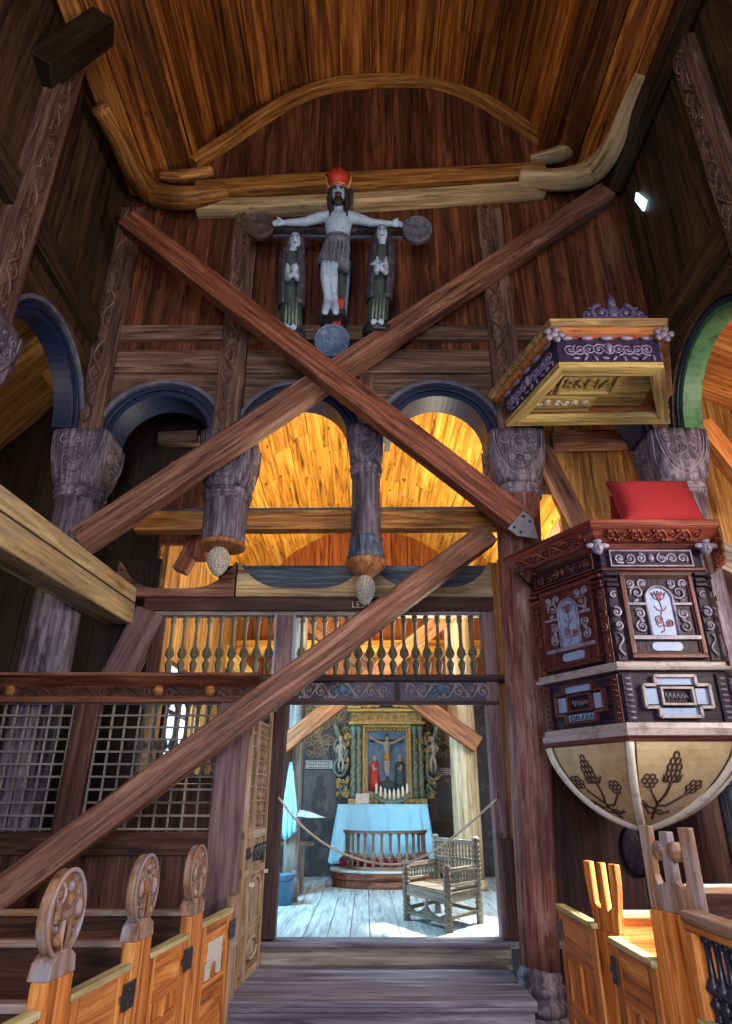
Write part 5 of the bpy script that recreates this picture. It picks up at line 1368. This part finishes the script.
# book cushion on the rim
c = MB(); q0 = at(624, 523, 5.12); Fc = frame(q0, X_, Vector((0, .16, .44)))
n = 12; w, h, th = .70, .50, .15
vs = []; fs = []
def cush(u, v, s):
    e = (1 - abs(2 * u - 1) ** 4) * (1 - abs(2 * v - 1) ** 4); px = .018 * (abs(2 * u - 1) * abs(2 * v - 1)) ** 3
    return Vector((u * w + (2 * u - 1) * px, v * h + (2 * v - 1) * px, s * (.02 + th * .5 * e ** .5)))
for s in (-1, 1):
    for j in range(n + 1):
        for i in range(n + 1): vs.append(Fc @ cush(i / n, j / n, s))
for s in (0, 1):
    o = s * (n + 1) ** 2
    for j in range(n):
        for i in range(n):
            q = (o + j * (n + 1) + i, o + j * (n + 1) + i + 1, o + (j + 1) * (n + 1) + i + 1, o + (j + 1) * (n + 1) + i); fs.append(q if s else tuple(reversed(q)))
m = (n + 1) ** 2
edge = [i for i in range(n + 1)] + [(j * (n + 1) + n) for j in range(1, n + 1)] + [n * (n + 1) + i for i in range(n - 1, -1, -1)] + [j * (n + 1) for j in range(n - 1, 0, -1)]
for a, b4 in zip(edge, edge[1:] + edge[:1]): fs.append((a, b4, m + b4, m + a))
c.add(vs, fs, None, True)
t2 = thing('book_cushion', 'red velvet book cushion tilted up on the pulpit rim', 'cushion', (2.52, 5.1, 3.8))
obj('pad', c, 'red', t2)
c = MB(); c.tube([Fc @ Vector((w * u, h * v, 0)) for u, v in ((0, 0), (.5, -.01), (1, 0), (1.01, .5), (1, 1), (.5, 1.01), (0, 1), (-.01, .5), (0, 0))], .012, 6); obj('piping', c, 'red', t2)
c = MB(); c.prism([(0, 0), (.34, 0), (.22, .40)], frame((q0.x + .04, q0.y + .07, 3.8), Y_, Z_), 0.0, .66); obj('wedge_block', c, 'red', t2)

# ================================================================== PULPIT CANOPY
CAZ = 5.40; C0 = 1.01
def cv(q, e=0.0, z=CAZ):   # half hexagon outline: q 0 left back, 1 left front, 2 right front, 3 right back
    base = [(1.57, 6.05), (1.86, 5.03), (2.84, 5.03), (3.32, 6.0)]
    ctr = Vector((2.42, 6.05)); p = Vector(base[q]); d = (p - ctr); d = d * (1 + e / d.length)
    yy = 6.05 + e * .6 if q == 0 else 6.0 + e * .6
    return Vector((d.x + ctr.x, yy if q in (0, 3) else d.y + ctr.y, z))
def cslab(mb, e0, e1, z0, z1):
    vs = [cv(q, e0, z0) for q in range(4)] + [cv(q, e1, z1) for q in range(4)]
    mb.add(vs, [(3, 2, 1, 0), (4, 5, 6, 7), (0, 1, 5, 4), (1, 2, 6, 5), (2, 3, 7, 6), (3, 0, 4, 7)])
t = thing('pulpit_canopy', 'yellow framed sounding board hanging over the pulpit, seen from below', 'canopy', (2.42, 5.6, CAZ))
c = MB(); cslab(c, .15, .19, 5.78, 5.84); obj('cornice', c, 'canopyedge', t, .012)
c = MB(); cslab(c, .1, .12, 5.72, 5.78); obj('cornice_soffit', c, 'canopyrust', t, .006)
c = MB(); cslab(c, .0, .0, 5.56, 5.72)
ub = obj('underside_ceiling', c, 'canopyrust', t)
# frieze sides as a hollow skirt
c = MB(); c2 = MB(); cback = MB()
for q in range(4):
    a, b5 = cv(q, .0), cv((q + 1) % 4, .0); d = b5 - a
    F = frame(a, d, Z_); L = d.length
    (c if q < 3 else cback).box(0, L, .02, .36, -.035, .01, F)
    # bottom frame: rails flat on the underside
    for (e0, e1, z0, z1) in ((.025, -.12, -.03, .03), (-.12, -.16, -.01, .05)):
        qs = [cv(q, e0, CAZ), cv((q + 1) % 4, e0, CAZ), cv((q + 1) % 4, e1, CAZ), cv(q, e1, CAZ)]
        if q == 3: qs = [Vector((p.x, p.y, p.z)) for p in qs]
        vv = [p + Z_ * z0 for p in qs] + [p + Z_ * z1 for p in qs]
        c2.add(vv, MB.BF, [Vector(((p - a).dot(d.normalized()), (p - a).dot(F.to_3x3() @ Z_), p.z)) for p in vv])
    if q < 3:
        nsc = 9; c3 = MB()
        for i in range(nsc):
            scroll(c3, F, .07 + (L - .14) * (i + .5) / nsc, .18, .07, i * 2.2, 1.7, 1 if i % 2 else -1, .011, 16, .02); leafblob(c3, F, .07 + (L - .14) * (i + .5) / nsc + .05, .08, .04, .014, i, .02, .014)
        c3.ball(F @ Vector((L / 2, .19, .03)), .03, .03, .06)
        for i in range(5): leafblob(c3, F, L * (i + .5) / 5, .31, .07, .025, 0, .03, .025)
        obj('frieze_scrolls', c3, 'purplecarve', t)
obj('frieze', c, 'purple', t); obj('back_board', cback, 'canopyrust', t); obj('bottom_frame', c2, 'canopyyellow', t)
# tooth ornament in rust red under the cornice
c = MB()
a, b5 = cv(1, .02), cv(2, .02); F = frame(a, b5 - a, Z_); L = (b5 - a).length
for i in range(7): leafblob(c, F, L * (i + .5) / 7, .335, .05, .022, 0, .02, .02)
obj('red_festoon', c, 'crown', t)
for q in (1, 2):
    p = cv(q, .09, 5.70); c = MB(); c.ball(p, .05, .05, .05, 10, 6)
    for k in range(5): c.ball(p + Vector((.07 * math.cos(k * 1.26), -.02, .06 * math.sin(k * 1.26))), .035, .025, .035, 8, 5)
    obj('corner_rosette', c, 'carve', t)
# ceiling boards and lettered panel inside
c = MB(); c.box(1.95, 3.0, 5.28, 5.92, 5.535, 5.56); c.box(1.78, 2.45, 5.7, 5.98, 5.5, 5.53); ip = obj('inner_panel', c, 'canopyyellow', t, .006)
c = MB()
px0c, px1c = 2.02, 2.58
for q in ((px0c, 5.34, px1c, 5.34), (px1c, 5.34, px1c, 5.66), (px1c, 5.66, px0c, 5.66), (px0c, 5.66, px0c, 5.34)): c.bar((q[0], q[1], 5.525), (q[2], q[3], 5.525), .03, .03)
obj('panel_moulding', c, 'canopyyellow', ip)
Ft = frame(((px0c + px1c) / 2, 5.50, 5.524), X_, -Y_)
text('carved_letters', 'RSEIA', .21, frame(((px0c + px1c) / 2, 5.50, 5.522), X_, -Y_), 'canopyyellow', ip, .016)
c = MB()
for i in range(6): scroll(c, frame((0, 0, 5.495), X_, -Y_), 1.85 + i * .1, -5.8, .045, i, 1.3, 1 if i % 2 else -1, .012, 12, 0)
obj('painted_flourish', c, 'white', ip)
# crest on top
c = MB(); F = frame((2.44, 4.96, 5.87), X_, Z_)
for s in (-1, 1):
    scroll(c, F, s * .12, .12, .10, PI / 2, 1.4, -s, .028, 16, 0); scroll(c, F, s * .25, .10, .08, PI / 2, 1.3, s, .02, 14, 0); leafblob(c, F, s * .30, .03, .05, .025, -s * .5)
c.ball(F @ Vector((0, .14, 0)), .06, .04, .09); c.tube([F @ Vector((0, .18, 0)), F @ Vector((0, .27, 0)), F @ Vector((0, .36, 0))], [.045, .04, .008], 8); c.box(-.32, .32, -.02, .05, -.03, .03, F)
obj('crest', c, 'crestpaint', t)

# dark round stain on the wall under the pulpit, built as a thin disc
c = MB(); p = at(636, 850, 7.4); c.lathe([(.16, 0), (.16, .03), (.14, .04), (.03, .045)], p, Matrix(((1, 0, 0), (0, 0, -1), (0, 1, 0))), 20, sy=1.5); tag(obj('round_stain', c, 'pulpit'), 'dark oval stain on the wall right under the pulpit bowl', 'stain')

# ================================================================== CHANCEL
def cpost(label, x, y, r, z1, mat):
    t = thing('chancel_post', label, 'post', (x, y, CFZ))
    c = MB(); c.tube([(x, y, CFZ + (z1 - CFZ) * k / 8) for k in range(9)], [r] * 9, 20); obj('shaft', c, mat, t)
    c = MB(); c.lathe([(r * 1.15, CFZ), (r * 1.2, CFZ + .08), (r * 1.05, CFZ + .14)], (x, y, 0), n=20); obj('base', c, mat, t)
pl = atZ(288, 896, CFZ); pr_ = at(466, 800, 11.0)
cpost('round pale post at left in the chancel, beside the blue bucket', pl.x + .02, pl.y, .115, 5.1, 'lattice')
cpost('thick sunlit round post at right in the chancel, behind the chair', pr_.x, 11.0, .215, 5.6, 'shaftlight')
c = brace('', at(262, 762, 9.98), at(478, 592, 10.06), .24, .2, 'bracered'); tag(obj('chancel_brace', c, 'chbrace', None, .015), 'brown brace rising right from the left chancel post', 'brace')
c = brace('', at(478, 745, 10.72), at(300, 618, 10.6), .27, .2, 'bracered'); tag(obj('chancel_brace', c, 'chbrace', None, .015), 'brown brace rising left from the thick right chancel post', 'brace')
c = brace('', at(186, 615, 11.4), at(250, 680, 11.4), .3, .2, 'vault'); tag(obj('chancel_brace', c, 'vault', None, .015), 'yellow brace seen behind the left end of the gallery balusters', 'brace')
c = MB(); c.bar((-2.5, 12.3, 4.25), (2.5, 12.3, 4.25), .24, .3); tag(obj('chancel_tie_beam', c, 'vault', None, .02), 'yellow tie beam across the chancel end behind the balusters', 'beam')

# painted wall ornament, both sides of the altarpiece
t = thing('painted_wall', 'dark painted scroll and figure decoration on the wall beside the altarpiece', 'wall painting', (0.4, YE - .02, 1.2))
c = MB(); F = frame((0, YE - .05, 0), X_, Z_)
for ua, ub in ((-1.35, -.15), (.9, 1.95)):
    c = MB()
    for i in range(110): scroll(c, F, random.uniform(ua, ub), random.uniform(2.35, 3.35), random.uniform(.05, .11), random.uniform(0, 6), 1.3, random.choice((-1, 1)), .011, 11, 0, False)
    obj('painted_scrolls', c, 'wallline', t)
for (x0, x1, z0, z1) in ((-1.12, -.62, 2.13, 2.27), (1.2, 1.75, 2.02, 2.14)):
    c = MB(); c.box(x0, x1, z0, z1, 0, .008, F); bd = obj('text_band', c, 'wallpale', t)
    c = MB()
    for k in range(3):
        zz = z0 + (z1 - z0) * (k + .5) / 3; n = 9
        for i in range(n):
            u = x0 + .04 + (x1 - x0 - .08) * i / n; c.box(u, u + (x1 - x0) / n * random.uniform(.4, .7), zz - .008, zz + .008, .008, .012, F)
    obj('painted_lines', c, 'inkbrown', bd)
for (x0, x1, z0, z1) in ((-1.14, -.55, 1.3, 2.1), (1.15, 1.78, 1.25, 1.98)):
    c = MB(); c.box(x0, x1, z0, z1, 0, .006, F); pp = obj('grey_field', c, 'discdark', t)
    m = (x0 + x1) / 2
    c = MB(); fig = [(m - .17, z0 + .05), (m + .17, z0 + .05), (m + .14, z0 + .4), (m + .09, z0 + .52), (m + .05, z0 + .55)] + [(m + .075 * math.cos(a * PI / 8 - PI / 3), z0 + .63 + .085 * math.sin(a * PI / 8 - PI / 3)) for a in range(0, 14)] + [(m - .05, z0 + .55), (m - .09, z0 + .52), (m - .14, z0 + .4)]
    c.prism(fig, F, .006, .011); obj('painted_figure', c, 'tapestry', pp)

# altarpiece
AX = 0.385
t = thing('altarpiece', 'gilded carved altarpiece with blue crucifixion panel above the altar', 'altarpiece', (AX, 12.6, 1.55))
F = frame((AX, 12.62, 0), X_, Z_) @ Matrix.Diagonal((.86, 1, 1, 1))
c = MB(); c.box(-.78, .78, 1.55, 3.2, -.1, 0, F); obj('back_board', c, 'verdi', t)
c = MB(); c.box(-.42, .42, 1.72, 2.78, 0, .02, F); bp_ = obj('painted_panel', c, 'sky', t)
c = MB(); qframe(c, F, -.52, .52, 1.63, 2.88, .055, .12); qframe(c, F, -.47, .47, 1.68, 2.83, .06, .07); obj('panel_frame', c, 'gold', t, .01)
for s in (-1, 1):
    for q in (.6, .72):
        c = MB(); c.lathe([(.06, 1.62), (.06, 1.7), (.04, 1.74), (.05, 1.9), (.045, 2.2), (.036, 2.7), (.05, 2.76), (.06, 2.8), (.06, 2.86)], F @ Vector((s * q, 0, .1)), None, 12); sc_ = obj('side_column', c, 'verdi', t)
        c = MB()
        for i in range(22): c.ball(F @ Vector((s * q + .045 * math.cos(i * 1.3), 1.75 + i * .043, .1 + .045 * abs(math.sin(i * 1.3)))), .02, n=6, m=4)
        obj('gilded_vine', c, 'gold', sc_)
c = MB(); c.box(-.82, .82, 2.88, 2.93, 0, .2, F); c.box(-.86, .86, 3.1, 3.15, 0, .26, F); c.box(-.76, .76, 2.93, 3.1, 0, .12, F); c.box(-.82, .82, 1.52, 1.62, 0, .2, F)
c.box(-.84, -.56, 3.15, 3.2, 0, .3, F); c.box(.56, .84, 3.15, 3.2, 0, .3, F); obj('cornice_board', c, 'gold', t, .01, each=True)
c = MB()
for i in range(9): scroll(c, F, -.68 + 1.36 * i / 8, 3.015, .07, i * 2, 1.4, 1 if i % 2 else -1, .016, 12, .13)
for s in (-1, 1):
    scroll(c, F, s * .2, 3.3, .13, PI / 2, 1.4, -s, .028, 16, .1); scroll(c, F, s * .48, 3.28, .11, PI / 2, 1.4, s, .026, 16, .1); leafblob(c, F, s * .34, 3.22, .12, .05, -s * .3, .1, .04)
c.ball(F @ Vector((0, 3.34, .1)), .09, .06, .12)
for i in range(16): c.ball(F @ Vector((-.5 + i / 15., 2.79, .09)), .028, .02, .03, 6, 4)
obj('gilded_crest', c, 'gold', t)
for sg in (-1, 1):
    c = MB()
    for i in range(26): scroll(c, F, sg * random.uniform(.80, 1.06), random.uniform(1.65, 2.8), random.uniform(.03, .06), random.uniform(0, 6), 1.3, sg, .012, 9, .07)
    obj('gilded_foliage', c, 'gold', t)
c = MB()
for i in range(12): scroll(c, F, -.66 + 1.32 * i / 11, 1.57, .04, i * 2, 1.3, 1 if i % 2 else -1, .012, 9, .21)
obj('gilded_base_band', c, 'gold', t)
for s in (-1, 1):
    c = MB()
    scroll(c, F, s * 1.0, 2.52, .17, s * .5, 1.5, s, .03, 16, .05); scroll(c, F, s * .98, 2.12, .2, -s * .5, 1.4, -s, .032, 16, .05); scroll(c, F, s * .9, 1.78, .12, 0, 1.3, s, .024, 14, .05)
    leafblob(c, F, s * 1.08, 2.78, .06, .16, -s * .4, .05, .05); leafblob(c, F, s * .88, 2.34, .05, .14, s * .3, .05, .05)
    for i in range(8): leafblob(c, F, s * (.84 + .03 * (i % 2)), 1.66 + i * .15, .035, .06, s * .6, .05, .03)
    obj('scroll_wing', c, 'verdi', t)
c = MB()
for s in (-1, 1):
    c = MB(); c.tube([F @ Vector((s * .98, 2.28, .08)), F @ Vector((s * 1.0, 2.4, .1)), F @ Vector((s * .99, 2.52, .1)), F @ Vector((s * .99, 2.58, .1))], [.03, .055, .05, .025], 8); c.ball(F @ Vector((s * .99, 2.63, .1)), .042, .04, .05)
    for k in (-1, 1): c.tube([F @ Vector((s * .99 + k * .05, 2.52, .1)), F @ Vector((s * .99 + k * .1, 2.46, .13)), F @ Vector((s * .99 + k * .07, 2.40, .16))], [.022, .018, .014], 6); c.tube([F @ Vector((s * .98 + k * .025, 2.3, .09)), F @ Vector((s * .98 + k * .05, 2.18, .12)), F @ Vector((s * .98 + k * .03, 2.06, .1))], [.03, .025, .016], 6)
    obj('cherub', c, 'wallpale', t, 0, .008)
# carved crucifixion in the panel
c = MB(); c.bar(F @ Vector((0, 1.86, .05)), F @ Vector((0, 2.72, .05)), .06, .04, F.to_3x3() @ Z_); c.bar(F @ Vector((-.36, 2.6, .05)), F @ Vector((.36, 2.6, .05)), .05, .04, F.to_3x3() @ Z_); obj('small_cross', c, 'tapestry', bp_)
c = MB(); G = lambda u, v, n=.1: F @ Vector((u, v, n))
c.ball(G(0.01, 2.62), .04, .04, .055, 8, 6); c.tube([G(0, 2.58), G(0, 2.5), G(0, 2.38), G(0, 2.28)], [.04, .07, .055, .06], 10)
for s in (-1, 1):
    c.tube([G(s * .05, 2.54), G(s * .2, 2.58), G(s * .36, 2.66)], [.034, .026, .02], 8); c.tube([G(s * .03, 2.3), G(s * .035, 2.14, .13), G(s * .01, 1.99)], [.045, .036, .025], 8)
    for j in range(4): c.tube([G(s * .36, 2.66 + (j - 1.5) * .008), G(s * .40, 2.675 + (j - 1.5) * .014)], [.009, .006], 5)
obj('small_carved_figure', c, 'wallpale', bp_, 0, .009)
c = MB(); c.lathe([(.07, 2.25), (.075, 2.31), (.062, 2.37)], F @ Vector((0, 0, .1)), None, 10); obj('small_loincloth', c, 'gold', bp_)
for s, mt in ((-1, 'crown'), (1, 'robe')):
    c = MB(); c.lathe([(.10, 1.76), (.095, 1.9), (.08, 2.05), (.085, 2.18), (.05, 2.24)], F @ Vector((s * .27, 0, .09)), None, 12, sy=.7); o = obj('small_robe', c, mt, bp_)
    c = MB(); c.ball(G(s * .27, 2.3, .1), .042, .042, .055, 8, 6); c.tube([G(s * .3, 2.18, .12), G(s * .27, 2.08, .17), G(s * .22, 2.13, .18)], [.03, .026, .02], 6); c.tube([G(s * .27, 2.2), G(s * .27, 2.27)], [.03, .028], 6); obj('small_carved_figure', c, 'wallpale', bp_, 0, .009)
c = MB(); c.ball(G(0, 1.82, .06), .2, .08, .11); obj('small_mound', c, 'robe', bp_)

# altar under its cloth, podium, rail
AY0, AY1 = 11.85, 12.5; AZ = 1.53; PZ = .62
t = thing('altar_podium', 'low rounded reddish wooden altar podium', 'podium', (.30, 11.6, CFZ))
def dshape(hw, y0, yb, n=20):
    pts = [(.30 - hw, yb)]
    for i in range(n + 1):
        a = PI + PI * i / n; pts.append((.30 + hw * math.cos(a) * (1 if True else 1), y0 + .55 + .55 * math.sin(a) * 1.0))
    return pts + [(.30 + hw, yb)]
c = MB(); Fz = frame((0, 0, 0), X_, Y_)
c.prism(dshape(.84, 10.98, 12.7), Fz, CFZ, CFZ + .11, 'u'); c.prism(dshape(.86, 10.96, 12.7), Fz, CFZ + .11, PZ - .03, 'u'); obj('front', c, 'bracered', t, .015, each=True)
c = MB(); c.prism(dshape(.87, 10.95, 12.7), Fz, PZ - .03, PZ, 'u'); obj('top', c, 'cfloor', t, .008)
t = thing('altar', 'plain altar table hidden under the pale blue cloth', 'altar', (.28, 12.15, PZ))
c = MB(); c.box(-.44, 1.0, AY0 + .05, AY1, AZ - .05, AZ - .006); obj('top', c, 'bracered', t, .006)
c = MB(); c.box(-.30, .86, AY0 + .1, AY1 - .05, PZ, AZ - .05); obj('body', c, 'bracered', t)
c = MB(); n = 240; rows = 14; vs = []
def cl(i, q):
    s = i / n * 4; i = i * .62; hw0, d0, d1 = .76, AY0, AY1 + .02
    per = [(-1, -1), (1, -1), (1, 1), (-1, 1), (-1, -1)]
    e = int(min(s, 3.9999)); f = s - e; ax = per[e][0] + (per[e + 1][0] - per[e][0]) * f; ay = per[e][1] + (per[e + 1][1] - per[e][1]) * f
    fl = q ** 1.2; w = q ** .6 * (.034 * math.sin(i * 1.02 + 1.3 * math.sin(i * .37)) + .022 * math.sin(i * .47))
    x = .28 + ax * (hw0 + (.10 * fl + w) * (1 if abs(ax) == 1 or True else 0)); y = (d0 + d1) / 2 + ay * ((d1 - d0) / 2 + .05 * fl + w)
    return Vector((x, min(y, 12.58), AZ + .004 - q * (AZ - PZ - .03)))
for j in range(rows + 1):
    for i in range(n): vs.append(cl(i, j / rows))
fs = [(j * n + i, (j + 1) * n + i, (j + 1) * n + (i + 1) % n, j * n + (i + 1) % n) for j in range(rows) for i in range(n)] + [tuple(range(n))]
c.add(vs, fs, None, True); o = tag(obj('altar_cloth', c, 'cloth'), 'pale blue white altar cloth hanging to the podium in soft folds', 'altar cloth')
md = o.modifiers.new('t', 'SOLIDIFY'); md.thickness = .006
c = MB(); pts = [(.30 - .62, 11.84)] + [(.30 + .66 * math.cos(PI + PI * i / 16), 11.74 + .42 * math.sin(PI + PI * i / 16)) for i in range(17)] + [(.30 + .62, 11.84)]
c.tube([(x, y, PZ + .08) for x, y in pts], .08, 10); tag(obj('kneeling_cushion', c, 'red'), 'red kneeling cushion curving behind the altar rail', 'cushion')
t = thing('altar_rail', 'curved altar rail of small turned balusters', 'altar rail', (.31, 11.3, PZ))
def railp(q, z): a = PI + PI * (.02 + .96 * q); return Vector((.31 + .63 * math.cos(a), 11.60 + .50 * math.sin(a), z))
c = MB(); path = [railp(i / 24, 1.14) for i in range(25)]; ups = []
for i in range(25):
    a = PI + PI * (.02 + .96 * i / 24); ups.append((Vector((math.cos(a), math.sin(a), 0)), Z_))
c.sweep([(-.05, -.02), (.05, -.02), (.05, .02), (-.05, .02)], path, ups); obj('top_rail', c, 'railwood', t, .006)
c = MB(); c.sweep([(-.04, 0), (.04, 0), (.04, .045), (-.04, .045)], [railp(i / 24, PZ) for i in range(25)], ups); obj('bottom_rail', c, 'railwood', t, .006)
bpa = [(.03, 0), (.03, .06), (.016, .09), (.05, .22), (.055, .3), (.04, .38), (.016, .44), (.02, .5), (.022, .92), (.03, .95), (.03, 1)]
for i in range(14):
    p = railp((i + .5) / 14, PZ + .045); c = MB(); c.lathe([(r, h * (1.12 - PZ - .045)) for r, h in bpa], p, None, 10); obj('baluster', c, 'railwood', t)
# boat shaped candle holder with candles, paper card
t = thing('candle_holder', 'boat shaped metal candle holder standing on the altar', 'candle holder', (.45, 12.2, AZ))
c = MB(); pth = [Vector((.45 - .33 + .66 * i / 16, 12.2, AZ + .03 + .12 * abs(i / 8 - 1) ** 2.2)) for i in range(17)]
c.tube(pth, [.012 + .035 * (1 - abs(i / 8 - 1)) for i in range(17)], 8); c.tube([p + Vector((0, 0, .05)) for p in pth], .012, 6); c.box(.33, .57, 12.12, 12.28, AZ, AZ + .025); obj('boat', c, 'verdi', t)
src = None
for i in range(8):
    x = .45 - .27 + .54 * i / 7; h = AZ + .05 + .1 * abs(i / 3.5 - 1) ** 2 + .02
    if src is None:
        c = MB(); c.lathe([(.02, h), (.02, h + .15), (.012, h + .155), (.003, h + .18)], (x, 12.2, 0), None, 10); src = obj('candle', c, 'wax'); zb0 = src.location.copy(); o = src; h0 = h; x00 = x
    else:
        o = src.copy(); COL.objects.link(o); o.location = zb0 + Vector((x - x00, 0, h - h0))
    tag(o, 'short white candle standing in the boat shaped altar candle holder', 'candle', 'candles on the altar')
c = MB(); Fk = frame((-.05, 12.02, AZ + .008), (1, -.1, 0), (0, .06, .2)); c.box(-.13, .10, 0, .17, -.005, .005, Fk); c.box(-.13, .10, 0, .012, -.05, .02, Fk); tag(obj('paper_card', c, 'white'), 'small white card standing at the left end of the altar', 'card')

# spindle chair
FLt, NR, BRt = Vector((.456, 8.35, CFZ)), Vector((.84, 7.62, CFZ)), Vector((1.24, 8.15, CFZ))
ux = (NR - FLt); wq = ux.length; uy = (BRt - NR); dq = uy.length; BLt = FLt + uy
t = thing('spindle_armchair', 'old grey wooden armchair with rows of turned spindles in the chancel', 'armchair', (FLt + BRt) / 2)
def turned(h, r):
    pr = [(r, 0), (r, .02)]
    k = int(h / .05)
    for i in range(k):
        z = .03 + (h - .1) * i / k; e = (h - .1) / k
        pr += [(r * .82, z), (r * .82, z + e * .15), (r, z + e * .3), (r, z + e * .8), (r * .82, z + e * .95)]
    return pr + [(r * .6, h - .06), (r * 1.05, h - .04), (r * 1.05, h - .02), (r * .5, h)]
for nm, P, h in (('front_leg', FLt, .60), ('front_leg', NR, .60), ('back_post', BLt, .84), ('back_post', BRt, .84)):
    c = MB(); c.lathe(turned(h, .042), P, None, 14); obj(nm, c, 'chair', t)
def cb(nm, a, b6, z0, z1, th=.035, mat='chair'):
    c = MB(); c.bar(a + Z_ * ((z0 + z1) / 2), b6 + Z_ * ((z0 + z1) / 2), th, z1 - z0); return obj(nm, c, mat, t, .006)
c = MB(); vs = [FLt, NR, BRt, BLt]; c.add([v + Z_ * .335 for v in vs] + [v + Z_ * .36 for v in vs], MB.BF, [v for v in vs] * 2); obj('seat', c, 'chair', t)
for a, b6 in ((FLt, NR), (NR, BRt), (BLt, BRt), (FLt, BLt)):
    cb('seat_rail', a, b6, .25, .345)
for a, b6 in ((NR, BRt), (FLt, BLt), (BLt, BRt)): cb('stretcher', a, b6, .10, .14, .025)
c = MB(); Fg = frame(FLt, ux, Z_); pts = [(0, .07), (wq, .07), (wq, .16)] + [(wq * (1 - i / 16), .16 - .05 * math.sin(PI * 2 * i / 16) ** 2 + (.03 if i in (8,) else 0)) for i in range(1, 16)] + [(0, .16)]
c.prism(pts, Fg, -.015, .015, 'u'); obj('front_apron', c, 'chair', t)
c = MB(); c.lathe([(.016, .15), (.022, .2), (.016, .25)], FLt + ux * .5, None, 8); obj('apron_spindle', c, 'chair', t)
for a, b6 in ((FLt, BLt), (NR, BRt)):
    cb('arm_rail', a, b6, .52, .565, .05); cb('arm_lower_rail', a, b6, .39, .42)
    c = MB()
    for i in range(1, 11):
        p = a.lerp(b6, i / 11); c.lathe([(.012, .42), (.016, .44), (.008, .455), (.018, .475), (.008, .495), (.014, .51), (.012, .525)], p, None, 8)
    obj('arm_spindles', c, 'chair', t)
cb('back_top_rail', BLt, BRt, .76, .80, .04); cb('back_middle_rail', BLt, BRt, .59, .615); cb('back_lower_rail', BLt, BRt, .42, .45)
c = MB()
for i in range(1, 13):
    p = BLt.lerp(BRt, i / 13)
    for z0 in (.45, .615): c.lathe([(.011, z0), (.017, z0 + .025), (.008, z0 + .045), (.018, z0 + .07), (.008, z0 + .1), (.017, z0 + .12), (.011, z0 + .145)], p, None, 8)
obj('back_spindles', c, 'chair', t)

# bucket, hanging cloth, pointed paddle, low shelf, rope
bk = atZ(284, 905, CFZ)
t = thing('bucket', 'blue bucket standing on the floor at the left chancel post', 'bucket', bk)
c = MB(); pr = [(.10, 0), (.125, .32), (.132, .335), (.132, .35), (.118, .35), (.095, .03)]; c.lathe(pr[:4] + pr[4:], bk, None, 20); obj('body', c, 'bucket', t)
c = MB(); c.tube([bk + Vector((.128 * math.cos(PI * i / 12), -.04 - .08 * math.sin(PI * i / 12), .33 - .06 * math.sin(PI * i / 12))) for i in range(13)], .007, 6); obj('handle', c, 'iron', t)
c = MB(); q0 = at(291, 762, pl.y - .16); q1 = at(289, 836, pl.y - .16); vs = []; n = 12; rows = 10
for j in range(rows + 1):
    q = j / rows; p = q0.lerp(q1, q); w = .02 + .10 * min(1, q * 1.5) - .02 * q
    for i in range(n + 1): u = i / n * 2 - 1; vs.append(p + Vector((u * w, .035 * math.sin(i * 1.6) * q - .02, -.05 * q * math.cos(u * 2 + q))))
fs = [(j * (n + 1) + i, j * (n + 1) + i + 1, (j + 1) * (n + 1) + i + 1, (j + 1) * (n + 1) + i) for j in range(rows) for i in range(n)]
c.add(vs, fs, None, True); o = tag(obj('hanging_cloth', c, 'cloth'), 'pale cloth hanging from the left chancel post', 'cloth'); md = o.modifiers.new('t', 'SOLIDIFY'); md.thickness = .008
c = MB(); a = at(292, 812, pl.y - .1); b7 = at(326, 818, pl.y - .4); d = (b7 - a)
Fp = frame(a, d, Vector((0, .6, 1))); L = d.length
c.prism([(0, -.03), (L * .1, -.05), (L * .5, -.045), (L, 0), (L * .5, .045), (L * .1, .05), (0, .03)], Fp, -.012, .012, 'u'); 
t = thing('wooden_paddle', 'pale pointed wooden paddle sticking out from the left chancel post', 'paddle', a)
obj('blade', c, 'wallpale', t, .004); c = MB(); c.prism([(0, 0), (.07, .0), (.10, .16), (.03, .06)], frame(a + Vector((0, .0, .03)), X_, Z_), -.01, .01); obj('fin', c, 'wallpale', t)
c = MB(); s0 = at(296, 846, 10.2); c.bar(s0 + Vector((-.5, .0, 0)), s0 + Vector((.12, .6, 0)), .3, .05); t = thing('low_bench', 'low plain bench against the left chancel wall', 'bench', (s0.x, s0.y, CFZ)); obj('seat', c, 'chair', t, .006)
c = MB(); c.bar((s0.x - .45, s0.y + .1, CFZ), (s0.x - .45, s0.y + .1, s0.z), .05, .25, (0, 1, 0)); c.bar((s0.x + .05, s0.y + .45, CFZ), (s0.x + .05, s0.y + .45, s0.z), .05, .25, (0, 1, 0)); obj('leg', c, 'chair', t, each=True)
c = MB(); j = at(293.5, 901, 9.75); j.z = CFZ; c.lathe([(.05, 0), (.055, .1), (.06, .2), (.035, .27), (.02, .3), (.03, .33), (.03, .36)], j, None, 14, rnd=.5); tag(obj('wooden_jug', c, 'chair'), 'slim grey wooden jug on the floor beside the blue bucket', 'jug')
t = thing('barrier_rope', 'thin pale rope slung across the chancel opening between the jamb posts', 'rope', at(279, 797, 7.1))
c = MB(); c.tube(smooth_path([at(x, y, 7.09 + .25 * math.sin(PI * (x - 278) / 222)) for x, y in ((278, 797), (300, 824), (330, 847), (365, 861), (400, 864), (430, 853), (462, 830), (497, 799))], 6), .012, 6); obj('cord', c, 'rope', t)
for x, y in ((278, 797), (498, 798)):
    c = MB(); p = at(x, y, 7.1); c.tube([p + Vector((0, .05, 0)), p, p + Vector((0, -.02, .03)), p + Vector((0, -.0, .045))], .008, 6); obj('hook', c, 'iron', t)
